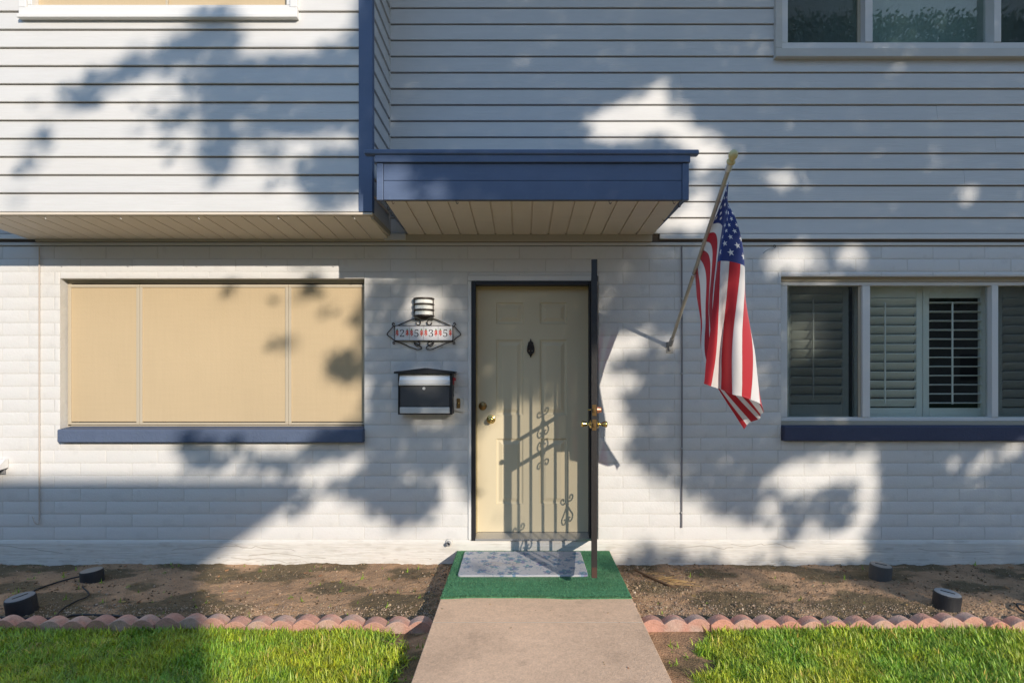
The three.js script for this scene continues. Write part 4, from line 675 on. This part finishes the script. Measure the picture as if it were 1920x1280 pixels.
// black canisters in the dirt
{
  const body = std([0.022, 0.023, 0.027], 0.5, { bumpMap: T.fine, bumpScale: 0.0015 }), dusty = std([0.33, 0.29, 0.25], 0.9, { bumpMap: T.fine, bumpScale: 0.001 }), grey = std([0.22, 0.22, 0.225], 0.8), dark = std([0.03, 0.03, 0.03], 0.7);
  function canister(u, vBase, z, r, h, label, lid, tx, tz, slot, side = body) {
    const x = X(u, z), g = thing('drip_canister', label, 'canister', [x, dirtH(x, z) - 0.012, z], 'round black canisters standing in the dirt'); g.rotation.set(tx, rr(-0.4, 0.4), tz);
    part(g, 'body', lathe([[r * 0.96, 0], [r, 0.01], [r, h - 0.012], [r * 0.985, h - 0.008], [r * 0.97, h]], 40), side);
    part(g, 'lid', lathe([[0.0001, h + 0.004], [r * 0.6, h + 0.0045], [r * 0.9, h + 0.003], [r * 0.955, h - 0.001], [r * 0.955, h - 0.02]], 40), lid);
    if (slot) part(g, 'slot', bx(-r * 0.5, r * 0.5, h + 0.003, h + 0.0075, -0.005, 0.005, 0.002).rotateY(slot), dark);
    return g;
  }
  canister(173, 1088, 0.35, 0.075, 0.1, 'black canister with dusty tan top nearest the wall on the left', dusty, 0.03, 0.09, 0);
  const c2 = canister(42, 1148, 0.9, 0.083, 0.115, 'black canister with grey top in the lower left corner by the edging', grey, 0.04, 0.1, 0.7);
  canister(1650, 1083, 0.31, 0.075, 0.115, 'dust covered canister nearest the wall on the right', dusty, 0.03, -0.07, -0.6, std([0.1, 0.095, 0.09], 0.9, { bumpMap: T.fine, bumpScale: 0.002 }));
  canister(1774, 1147, 0.84, 0.079, 0.113, 'black canister with a pale raised top by the right edging', std([0.42, 0.42, 0.42], 0.8, { bumpMap: T.stucco, bumpScale: 0.006 }), 0.03, -0.08, -0.4);
  // cables lying on the dirt
  const hose = std([0.02, 0.021, 0.024], 0.55);
  const lay = (pts, r) => tube(pts.map(([u, v, z, up = 0]) => { const x = X(u, z); return [x, Math.max(dirtH(x, z), dirtH(x + 0.02, z), dirtH(x - 0.02, z)) + r + 0.002 + up, z]; }), r, 120, 7);
  const one = (name, pts, r, label) => { const g = lay(pts, r), m = new THREE.Mesh(g, hose); m.name = numbered(name); g.computeBoundingBox(); const b = g.boundingBox.getCenter(new THREE.Vector3()); b.y = g.boundingBox.min.y; g.translate(-b.x, -b.y, -b.z); m.position.copy(b); scene.add(m); tag(m, label, 'cable', 'black drip cables on the dirt'); };
  one('drip_cable', [[158, 0, 0.34, 0.03], [130, 0, 0.36, 0.01], [95, 0, 0.46], [62, 0, 0.6], [48, 0, 0.74], [44, 0, 0.85, 0.03]], 0.006, 'black cable curving between the two left canisters');
  one('drip_cable', [[-60, 0, 0.97], [0, 0, 0.98], [22, 0, 1.0], [110, 0, 1.005], [140, 0, 0.95], [200, 0, 0.955], [280, 0, 0.985], [340, 0, 0.98], [400, 0, 0.965], [430, 0, 0.96]], 0.008, 'long black cable running along the inside of the left edging');
  one('drip_cable', [[104, 0, 0.97], [116, 0, 0.86], [140, 0, 0.76], [160, 0, 0.7], [166, 0, 0.62], [154, 0, 0.52]], 0.005, 'thin dark cable bending from the left edging towards the rear canister');
  one('drip_cable', [[1960, 0, 0.8], [1925, 0, 0.82], [1908, 0, 0.84, 0.012], [1916, 0, 0.9, 0.01], [1940, 0, 0.95]], 0.006, 'loop of black cable at the right edge of the bed');
}
// dry branch
{
  const z0 = 0.22, bx0 = X(1192, z0), g = thing('dry_branch', 'dry brown branch lying on the dirt right of the turf', 'branch', [bx0, dirtH(bx0, z0), z0]);
  const wood = std([0.17, 0.105, 0.06], 0.9, { bumpMap: T.bark, bumpScale: 0.004 }), dry = std([0.42, 0.27, 0.12], 0.9);
  part(g, 'stem', tube([[0, 0.03, -0.02], [0.05, 0.026, 0.06], [0.1, 0.022, 0.13], [0.15, 0.018, 0.2], [0.2, 0.015, 0.27], [0.24, 0.014, 0.3]], 0.009, 40, 8), wood);
  for (let i = 0; i < 26; i++) { const t = rr(0.1, 0.95), x = 0.22 * t, z = 0.28 * t, a = rr(-0.5, 0.5); part(g, 'twig', tube([[x, 0.02, z], [x + 0.07, 0.016 + rr(0, 0.02), z + a * 0.06], [x + 0.12 + rr(0, 0.1), 0.012 + rr(0, 0.02), z + a * 0.15]], rr(0.0012, 0.0026), 10, 5), rnd() < 0.6 ? dry : wood); }
}
// pebbles, gravel, litter and weeds
function scatter(name, label, category, geo, mat, n, place) {
  const im = new THREE.InstancedMesh(geo, mat, n), o = new THREE.Object3D(), c = new THREE.Color(); im.name = numbered(name); let k = 0;
  for (let tries = 0; k < n && tries < n * 30; tries++) { c.setRGB(1, 1, 1); o.rotation.set(0, 0, 0); o.scale.set(1, 1, 1); if (!place(o, c)) continue; o.updateMatrix(); im.setMatrixAt(k, o.matrix); im.setColorAt(k, c); k++; }
  im.count = k; scene.add(im); tag(im, label, category, null, 'stuff'); return im;
}
{
  const st = new THREE.IcosahedronGeometry(1, 1), p = st.attributes.position; for (let i = 0; i < p.count; i++) { const x = p.getX(i), y = p.getY(i), z = p.getZ(i), k = 0.75 + 0.5 * vnoise(x * 1.7 + 9, y * 1.7 + z * 1.3 + 9, 431); p.setXYZ(i, x * k, y * k * 0.6, z * k * 0.85); } st.computeVertexNormals();
  const outOfPath = (x) => x < PX0 - 0.01 || x > PX1 + 0.01;
  scatter('gravel', 'loose gravel gathered along the inside of the edging and path', 'gravel', st, std([0.38, 0.295, 0.22], 0.9), 11000, (o, c) => {
    const x = rr(-5.2, 5.2), near = rnd() < 0.45 && x > PX1; const z = ZE - 0.085 - Math.pow(rnd(), 1.7) * 0.26;
    if (!outOfPath(x)) return false;
    const s = rr(0.002, 0.0055) * (rnd() < 0.06 ? 1.9 : 1); o.position.set(x, dirtH(x, z) + s * 0.25, z); o.rotation.set(rr(0, 6), rr(0, 6), rr(0, 6)); o.scale.setScalar(s);
    const k = rr(0.45, 1.35); c.setRGB(k * rr(0.95, 1.12), k, k * rr(0.85, 1.05)); return true;
  });
  scatter('pebbles', 'pebbles and clods scattered over the dirt bed', 'pebbles', st, std([0.36, 0.28, 0.205], 0.95), 9000, (o, c) => {
    const edge = rnd() < 0.3, x = edge ? (rnd() < 0.3 ? PX0 - 0.02 - Math.abs(rr(0, 0.14)) : PX1 + 0.02 + Math.pow(rnd(), 2) * 0.6) : rr(-5.2, 5.2), z = rr(0.02, 1.06);
    if (!outOfPath(x)) return false;
    const s = rr(0.0018, 0.005) * (rnd() < 0.09 ? 2.1 : 1); o.position.set(x, dirtH(x, z) + s * 0.25, z); o.rotation.set(rr(0, 6), rr(0, 6), rr(0, 6)); o.scale.setScalar(s);
    const k = rr(0.4, 1.2) * (rnd() < 0.08 ? 1.7 : 1); c.setRGB(k * rr(0.95, 1.15), k, k * rr(0.8, 1.05)); return true;
  });
  const strip = (w, h, bend) => { const g = new THREE.BufferGeometry(), pos = [], idx = []; for (let i = 0; i <= 3; i++) { const t = i / 3, ww = w * (1 - t * t) + 0.0003; pos.push(-ww, h * t, bend * t * t, ww, h * t, bend * t * t); } for (let i = 0; i < 3; i++) { const a = i * 2; idx.push(a, a + 1, a + 3, a, a + 3, a + 2); } g.setAttribute('position', new THREE.Float32BufferAttribute(pos, 3)); g.setIndex(idx); g.computeVertexNormals(); return g; };
  scatter('straw', 'dry straw and litter on the dirt', 'litter', strip(0.0013, 0.06, 0.01), std([0.5, 0.36, 0.19], 0.9, { side: THREE.DoubleSide }), 900, (o, c) => {
    const m = rnd(), x = m < 0.4 ? rr(0.75, 1.5) : m < 0.6 ? rr(PX0 - 0.25, PX0 - 0.02) : rr(-5, 5), z = m < 0.4 ? rr(0.05, 0.75) : rr(0.03, 1.4); if (!outOfPath(x)) return false;
    o.position.set(x, (z < ZE ? dirtH(x, z) : -0.02) + 0.004, z); o.rotation.set(Math.PI / 2 + rr(-0.1, 0.05), rr(-0.1, 0.1), rr(0, 6.3)); o.scale.setScalar(rr(0.4, 1.5)); const k = rr(0.5, 1.2); c.setRGB(k, k * rr(0.85, 1), k * 0.9); return true;
  });
  const lf = new THREE.PlaneGeometry(0.022, 0.036, 2, 2); { const q = lf.attributes.position; for (let i = 0; i < q.count; i++) { const x = q.getX(i), y = q.getY(i); q.setXYZ(i, x * (1 - Math.abs(y) * 30 * 0.8), y, 0.006 * Math.cos(x * 150)); } lf.rotateX(-Math.PI / 2); lf.computeVertexNormals(); }
  scatter('fallen_leaves', 'small dry leaves lying on the dirt and path', 'leaves', lf, std([0.3, 0.17, 0.07], 0.8, { side: THREE.DoubleSide }), 190, (o, c) => {
    const onPath = rnd() < 0.12, x = onPath ? rr(PX0, PX1) : rr(-4.8, 4.8), z = onPath ? rr(1, 2.6) : rr(0.03, 1.08); if (!onPath && !outOfPath(x)) return false;
    o.position.set(x, onPath ? PTOP + 0.003 : dirtH(x, z) + 0.005, z); o.rotation.set(rr(-0.3, 0.3), rr(0, 6.3), rr(-0.3, 0.3)); o.scale.setScalar(onPath ? rr(0.15, 0.4) : rr(0.3, 1)); const k = rr(0.4, 1.5); c.setRGB(k, k * rr(0.8, 1.2), k); return true;
  });
  scatter('dirt_clods', 'crumbly clods of earth on the dirt bed', 'clods', st, M.dirt, 1300, (o, c) => {
    const x = rr(-5, 5), z = rr(0.02, 1.0); if (!outOfPath(x) || fbm(x * 3 + 50, z * 4 + 50, 481, 3) < 0.48) return false;
    const s = rr(0.004, 0.011); o.position.set(x, dirtH(x, z), z); o.rotation.set(rr(0, 6), rr(0, 6), rr(0, 6)); o.scale.set(s, s * 0.6, s); const k = rr(0.55, 1.15); c.setRGB(k, k, k); return true;
  });
  // grass
  const tuft = (n, h0, h1, sp) => { const list = []; for (let i = 0; i < n; i++) { const g = strip(rr(0.0022, 0.0046), rr(h0, h1), rr(0.008, 0.04)); g.rotateX(rr(-0.3, 1.2)); g.rotateY(rr(0, 6.28)); const a = rr(0, 6.28), r = sp * Math.sqrt(rnd()); g.translate(r * Math.cos(a), 0, r * Math.sin(a)); list.push(g); } return mergeGeometries(list); };
  M.grass = new THREE.MeshPhysicalMaterial({ color: col(0.52, 0.64, 0.055), roughness: 0.5, transmission: 0.35, thickness: 0, side: THREE.DoubleSide });
  const leftEdge = (z) => lerp(-0.79, -0.64, (z - 1.15) / 0.65) + 0.2 * (fbm(z * 7 + 9, 3, 441, 3) - 0.5), rightEdge = (z) => lerp(1.07, 0.93, (z - 1.15) / 0.65) + 0.3 * (fbm(z * 6 + 4, 7, 443, 3) - 0.5);
  const soilY = (x, z) => -0.028 + 0.02 * (fbm(x * 3 + 20, z * 3 + 20, 211, 3) - 0.5);
  const shapes = [tuft(13, 0.02, 0.04, 0.034), tuft(12, 0.018, 0.047, 0.036), tuft(13, 0.022, 0.042, 0.032)];
  const lawns = [['left', -1], ['right', 1]];
  for (const [name, sd] of lawns) {
    const geo = mergeGeometries([shapes[0]]), geos = shapes;
    geos.forEach((gg, gi) => {
      const part_ = (near) => (o, c) => {
        const z = near ? rr(ZE + 0.004, 2.1) : rr(2.1, 5.5), lim = sd < 0 ? -3.6 : 3.6, x = sd < 0 ? rr(lim, -0.55) : rr(0.85, lim);
        const e = sd < 0 ? leftEdge(Math.min(z, 2.2)) - x : x - rightEdge(Math.min(z, 2.2)); if (e < 0 && rnd() > 0.12 * Math.exp(e * 14)) return false; if (e < 0.2 && rnd() < 0.75 - e * 4) return false; if (fbm(x * 9 + 70, z * 9 + 70, 457, 2) < 0.36 && rnd() < 0.75) return false;
        const lush = fbm(x * 2.2 + 30, z * 2.2 + 30, 451, 3), s = rr(0.7, 1.2) * (0.7 + 0.6 * lush) * (z < ZE + 0.1 ? 1.0 + 0.25 * rnd() : 1);
        o.position.set(x, soilY(x, z) - 0.004, z); o.rotation.set(rr(-0.12, 0.12), rr(0, 6.28), rr(-0.12, 0.12)); o.scale.set(s, s * rr(0.8, 1.25), s);
        const yel = sstep(0.3, 0.75, fbm(x * 4 + 60, z * 4 + 60, 461, 3)) * 0.5 + rr(-0.12, 0.4), k = rr(0.45, 1.3); c.setRGB(k * (0.6 + 0.85 * yel), k * (0.85 + 0.28 * yel), k * 0.95); if (rnd() < 0.035) c.setRGB(1.7, 1.0, 2.6); return true;
      };
      const n1 = 5200, n2 = 1400, all = scatterMesh(gg, n1 + n2, (i) => part_(i < n1));
      all.name = numbered('lawn_grass'); scene.add(all);
      tag(all, `bright green lawn grass growing ${name} of the concrete path`, 'grass', null, 'stuff');
    });
  }
  function scatterMesh(geo, n, pick) { const im = new THREE.InstancedMesh(geo, M.grass, n), o = new THREE.Object3D(), c = new THREE.Color(); let k = 0; for (let tries = 0; k < n && tries < n * 12; tries++) { if (!pick(k)(o, c)) continue; o.updateMatrix(); im.setMatrixAt(k, o.matrix); im.setColorAt(k, c); k++; } im.count = k; return im; }
  const weed = tuft(8, 0.015, 0.045, 0.018);
  scatter('weeds', 'small green weeds sprouting in the dirt bed', 'weeds', weed, M.grass, 150, (o, c) => {
    const m = rnd(), x = m < 0.55 ? rr(-3.9, -0.62) : m < 0.75 ? rr(0.78, 1.2) : m < 0.85 ? rr(PX0 - 0.09, PX0 - 0.02) : rr(0.8, 4.2), z = m < 0.55 || m > 0.85 ? rr(0.03, 1.0) : rr(1.2, 1.8);
    o.position.set(x, (z < ZE ? dirtH(x, z) : soilY(x, z)) - 0.002, z); o.rotation.y = rr(0, 6.3); o.scale.setScalar(rr(0.35, 1)); const k = rr(0.5, 0.95); c.setRGB(k * 0.8, k, k); return true;
  });
}

// ------------------------------------------------------------------ across the lawn: the neighbouring building and the tree that shade the front
{
  const z = 13, xe = X(375) + SX * z, ye = SY * z, g = thing('neighbour_building', 'pale two storey building across the lawn behind the viewpoint', 'building', [0, 0, z]);
  const prof = [[-34, -0.2], [xe, -0.2], [xe, ye + 0.02], [xe + 0.72, ye + 0.46], [xe + 0.72, ye + 0.65], [-34, ye + 0.65]];
  const s = new THREE.Shape(prof.map((p) => new THREE.Vector2(...p)));
  part(g, 'wall', planarUV(new THREE.ExtrudeGeometry(s, { depth: 8, bevelEnabled: false })), std([0.5, 0.44, 0.36], 0.9, { bumpMap: T.stucco, bumpScale: 0.01 }));
  part(g, 'roof', bx(-34, xe + 0.8, ye + 0.651, ye + 0.69, -0.02, 8.2, 0.01), std([0.3, 0.24, 0.2], 0.9));
  const dk = std([0.03, 0.035, 0.04], 0.15), wf = M.white;
  for (let k = 0; k < 9; k++) for (const y of [1.0, 3.9]) { const a = xe - 2.6 - k * 3.2; const w = part(g, 'window', bx(a - 1.4, a, y, y + 1.2, -0.03, -0.002, 0.004), wf); part(w, 'pane', bx(a - 1.34, a - 0.06, y + 0.06, y + 1.14, -0.034, -0.0305, 0), dk); }
}
{
  const g2 = thing('neighbour_building', 'long low building further off behind the viewpoint with a grey roof', 'building', [24, 0, 24]);
  part(g2, 'wall', bx(-15, 18, -0.15, 5.2, 0, 6, 0.02), std([0.3, 0.26, 0.22], 0.9, { bumpMap: T.stucco, bumpScale: 0.01 }));
  part(g2, 'roof', prismX([[-0.6, 5.2], [6.6, 5.2], [6.6, 5.3], [3, 6.6], [-0.6, 5.3]].reverse(), -15.5, 18.5), std([0.2, 0.19, 0.18], 0.9));
  for (let k = 0; k < 8; k++) part(g2, 'window', bx(-14 + k * 4, -12.4 + k * 4, 1, 2.3, -0.03, -0.002, 0.004), std([0.03, 0.035, 0.04], 0.2));
  // leaves are kept where light does not get through to the front: [u, v, ru, rv, amount] on the plane of the wall
  const spots = [
    // the bay
    [430, 240, 190, 100, 0.3], [300, 330, 200, 90, 0.2], [480, 400, 130, 70, 0.24],
    [461, 302, 62, 48, 0.9], [531, 275, 60, 38, 0.8], [592, 267, 45, 45, 0.7], [391, 192, 42, 40, 0.5], [472, 211, 34, 24, -0.5], [523, 232, 60, 20, -1], [570, 282, 20, 18, -0.9], [472, 323, 30, 25, -0.9], [547, 335, 60, 42, 0.7], [581, 353, 40, 30, 0.5], [587, 380, 45, 22, -0.8], [597, 431, 45, 48, 0.8], [567, 464, 36, 30, 0.6], [398, 414, 18, 60, 0.4], [640, 260, 26, 120, 0.5],
    [378, 222, 30, 16, 0.55], [340, 236, 30, 13, 0.5], [303, 249, 28, 14, 0.5], [258, 266, 28, 13, 0.5], [216, 284, 28, 16, 0.5], [172, 319, 30, 20, 0.5], [111, 376, 30, 24, 0.5], [85, 429, 24, 28, 0.55], [59, 477, 18, 24, 0.45], [95, 333, 20, 20, 0.4], [334, 357, 16, 16, 0.4],
    // the large window
    [587, 538, 15, 15, 0.9], [530, 641, 19, 13, 1], [523, 560, 14, 18, 0.6], [564, 555, 13, 11, 0.6], [615, 586, 18, 14, 0.8], [660, 683, 44, 36, 1.1], [682, 590, 14, 30, 0.7], [428, 540, 16, 18, 0.6], [600, 640, 22, 22, -0.3],
    // below it
    [350, 838, 26, 24, 0.8], [385, 866, 34, 26, 0.9], [450, 845, 32, 26, 0.55], [500, 872, 30, 18, 0.85], [545, 882, 40, 15, 0.7], [600, 850, 40, 24, 0.9], [660, 832, 45, 28, 0.8], [720, 795, 40, 38, 0.8], [560, 962, 21, 19, 0.9], [530, 930, 40, 18, 0.7], [640, 920, 50, 20, 0.7], [700, 930, 40, 24, 0.8], [760, 962, 30, 24, 0.7], [590, 893, 20, 14, -0.6], [650, 880, 20, 12, -0.3], [660, 985, 90, 14, -0.4],
    // beside the door
    [715, 520, 50, 16, -0.9], [700, 603, 20, 22, -0.75], [820, 640, 26, 12, -0.5], [795, 578, 60, 36, -0.85], [800, 628, 60, 16, -0.6], [775, 735, 85, 55, -0.7], [862, 655, 14, 12, -0.4], [700, 690, 16, 14, -0.4], [800, 800, 42, 10, -0.6], [780, 900, 40, 22, -0.75], [842, 930, 26, 40, -0.8], [780, 1035, 90, 30, -1.4], [640, 1025, 130, 40, -1.6], [846, 1000, 40, 40, -0.9], [720, 1000, 30, 16, 0.2], [740, 850, 24, 14, -0.5], [860, 850, 18, 30, -0.4],
    // the door
    [916, 930, 16, 100, -1.2], [1000, 900, 90, 110, -0.95], [940, 560, 28, 9, -0.5], [990, 556, 16, 9, -0.45], [925, 590, 16, 14, -0.4], [1000, 1040, 130, 40, -0.8], [1085, 955, 45, 75, -0.8], [1010, 810, 95, 70, -0.9],
    // the upper wall
    [982, 120, 22, 17, -0.8], [935, 152, 30, 12, -0.5], [1190, 228, 76, 46, -1.0], [1205, 235, 10, 26, 0.5], [1160, 250, 8, 20, 0.4], [1130, 252, 54, 26, -0.8], [1240, 190, 24, 34, -0.75], [1160, 190, 20, 14, 0.3], [1282, 262, 40, 24, -0.6], [1340, 300, 48, 28, -0.85], [1310, 380, 38, 56, -0.75], [1270, 420, 42, 24, -1], [1760, 40, 40, 30, -0.6], [1450, 345, 50, 17, -0.9], [1400, 402, 40, 14, -0.4], [1820, 375, 28, 21, -0.85], [1520, 350, 24, 14, -0.45], [1600, 430, 20, 12, -0.4], [1350, 345, 18, 14, 0.4], [1050, 60, 24, 18, -0.35], [860, 90, 26, 14, -0.2],
    // the middle
    [1262, 482, 60, 14, -0.8], [1180, 522, 26, 18, -0.7], [1150, 560, 24, 12, -0.4], [1500, 490, 44, 27, -1.05], [1592, 486, 26, 25, -1.05], [1452, 502, 20, 25, -0.7], [1430, 560, 15, 40, -0.4], [1172, 650, 40, 22, -0.95], [1212, 640, 24, 16, -0.55], [1262, 650, 20, 28, -0.7], [1190, 722, 30, 18, -0.6], [1120, 740, 46, 105, -0.75], [1105, 610, 30, 60, -0.5], [1550, 620, 34, 54, -0.95], [1545, 528, 40, 12, -0.6], [1560, 792, 46, 12, -0.8], [1430, 720, 20, 30, -0.7], [1460, 800, 15, 20, -0.5],
    // the lower wall
    [1150, 790, 26, 46, -0.8], [1160, 900, 44, 38, -0.95], [1220, 962, 60, 62, -1.15], [1180, 820, 50, 22, -0.5], [1140, 1000, 40, 44, -1.05], [1300, 1000, 64, 42, -1.15], [1282, 880, 30, 24, -0.6], [1350, 880, 25, 18, -0.6], [1400, 1018, 60, 34, -1.1], [1480, 900, 40, 34, -1.05], [1440, 962, 26, 26, -0.7], [1515, 965, 22, 30, -0.55], [1390, 930, 18, 16, -0.5], [1562, 885, 44, 34, -1.1], [1622, 870, 24, 38, -0.95], [1622, 962, 24, 58, -1], [1560, 1020, 55, 34, -1.0], [1690, 862, 30, 15, -0.65], [1802, 890, 24, 28, -1.0], [1852, 870, 38, 22, -0.8], [1902, 850, 24, 20, -0.7], [1500, 1050, 160, 20, -0.5], [1360, 940, 26, 16, 0.3], [1730, 960, 40, 20, -0.2],
  ];
  const dens = (u, v) => {
    let d = 0.98 * sstep(600, 700, u) * (1 - sstep(1052, 1110, v - (u > 1500 ? 52 : 0) - 30 * (fbm(u / 90 + 40, 3, 471, 2) - 0.5)));
    if (v > 470 && u < 690) d *= sstep(690, 720, u);
    for (const [a, b, r, s, k] of spots) { const q = ((u - a) / r) ** 2 + ((v - b) / s) ** 2; if (q < 6) d += k * Math.exp(-q * 0.9); }
    const calm = d > 0.86 ? (v < 300 ? 0.42 : 0.85) : 1; if (d > 0.05) d += calm * 0.55 * (fbm(u / 44 + 80, v / 40 + 80, 473, 3) - 0.5) + calm * 0.35 * (fbm(u / 17 + 80, v / 13 + 80, 477, 2) - 0.5);
    if (u < 80 || v < 60) d = Math.max(d, 0);
    return 0.97 * sstep(0.24, 0.84, d);
  };
  const wood = std([1, 1, 1], 0.95, { map: T.bark, bumpMap: T.bark, bumpScale: 0.02 });
  const leaf = new THREE.BufferGeometry(), w = 0.03, l = 0.1;
  leaf.setAttribute('position', new THREE.Float32BufferAttribute([0, 0, 0, w, l * 0.45, 0.006, 0, l, 0, -w, l * 0.45, 0.006], 3)); leaf.setIndex([0, 1, 2, 0, 2, 3]); leaf.computeVertexNormals();
  const lm = new THREE.MeshPhysicalMaterial({ color: col(0.06, 0.1, 0.025), roughness: 0.5, transmission: 0.25, thickness: 0, side: THREE.DoubleSide });
  function shadeTree(tx, tz, n, rise, label) {
    const tree = thing('shade_tree', label, 'tree', [tx, 0, tz]);
    part(tree, 'trunk', lathe([[0.34, -0.15], [0.25, 0.3], [0.2, 1.5], [0.18, 3], [0.16, 4.4], [0.13, 5.8 + rise], [0.1, 7 + rise]], 18), wood);
    for (let i = 0; i < 11; i++) { const a = i < 7 ? rr(-1.2, 1.2) : rr(1.5, 4.6), L = i < 7 ? rr(2, 4.2) : rr(1.2, 2.6), h = rise + (i < 7 ? rr(4.2, 6) : rr(6, 6.8)); part(tree, 'limb', tube([[0, h - 0.3, 0], [L * 0.35 * Math.cos(a), h + 0.8, L * 0.2 * Math.sin(a)], [L * 0.75 * Math.cos(a), h + 1.7, L * 0.3 * Math.sin(a)], [L * Math.cos(a), h + 2.3, L * 0.35 * Math.sin(a)]], rr(0.03, 0.06), 20, 7), wood); }
    const im = new THREE.InstancedMesh(leaf, lm, n), o = new THREE.Object3D(), c = new THREE.Color(); let k = 0;
    for (let t = 0; t < n * 6 && k < n; t++) {
      const u = rr(0, 2500), v = rr(-330, 1130), p = dens(u, v); if (rnd() > p) continue;
      const z = tz + (rnd() + rnd() + rnd() - 1.5) * 1.2;
      o.position.set(X(u) + SX * z - tx, Y(v) + SY * z, z - tz); o.rotation.set(rr(-1.4, 1.4), rr(0, 6.28), rr(-1.2, 1.2)); o.scale.setScalar(rr(0.75, 1.25)); o.updateMatrix(); im.setMatrixAt(k, o.matrix); const s = rr(0.6, 1.4); im.setColorAt(k, c.setRGB(s * rr(0.85, 1.2), s, s)); k++;
    }
    im.count = k; im.name = 'crown'; im.userData.kind = 'stuff'; tree.add(im);
  }
  shadeTree(8.3, 8.6, 66000, 0, 'broad leafy tree across the lawn, the nearer one behind the viewpoint');
  shadeTree(13.2, 14.2, 62000, 2.4, 'tall leafy tree rising beside the pale neighbouring building, farther behind the viewpoint');
}

scene.traverse((o) => { if (o.isMesh) { o.castShadow = true; o.receiveShadow = true; } });
renderer.render(scene, camera);
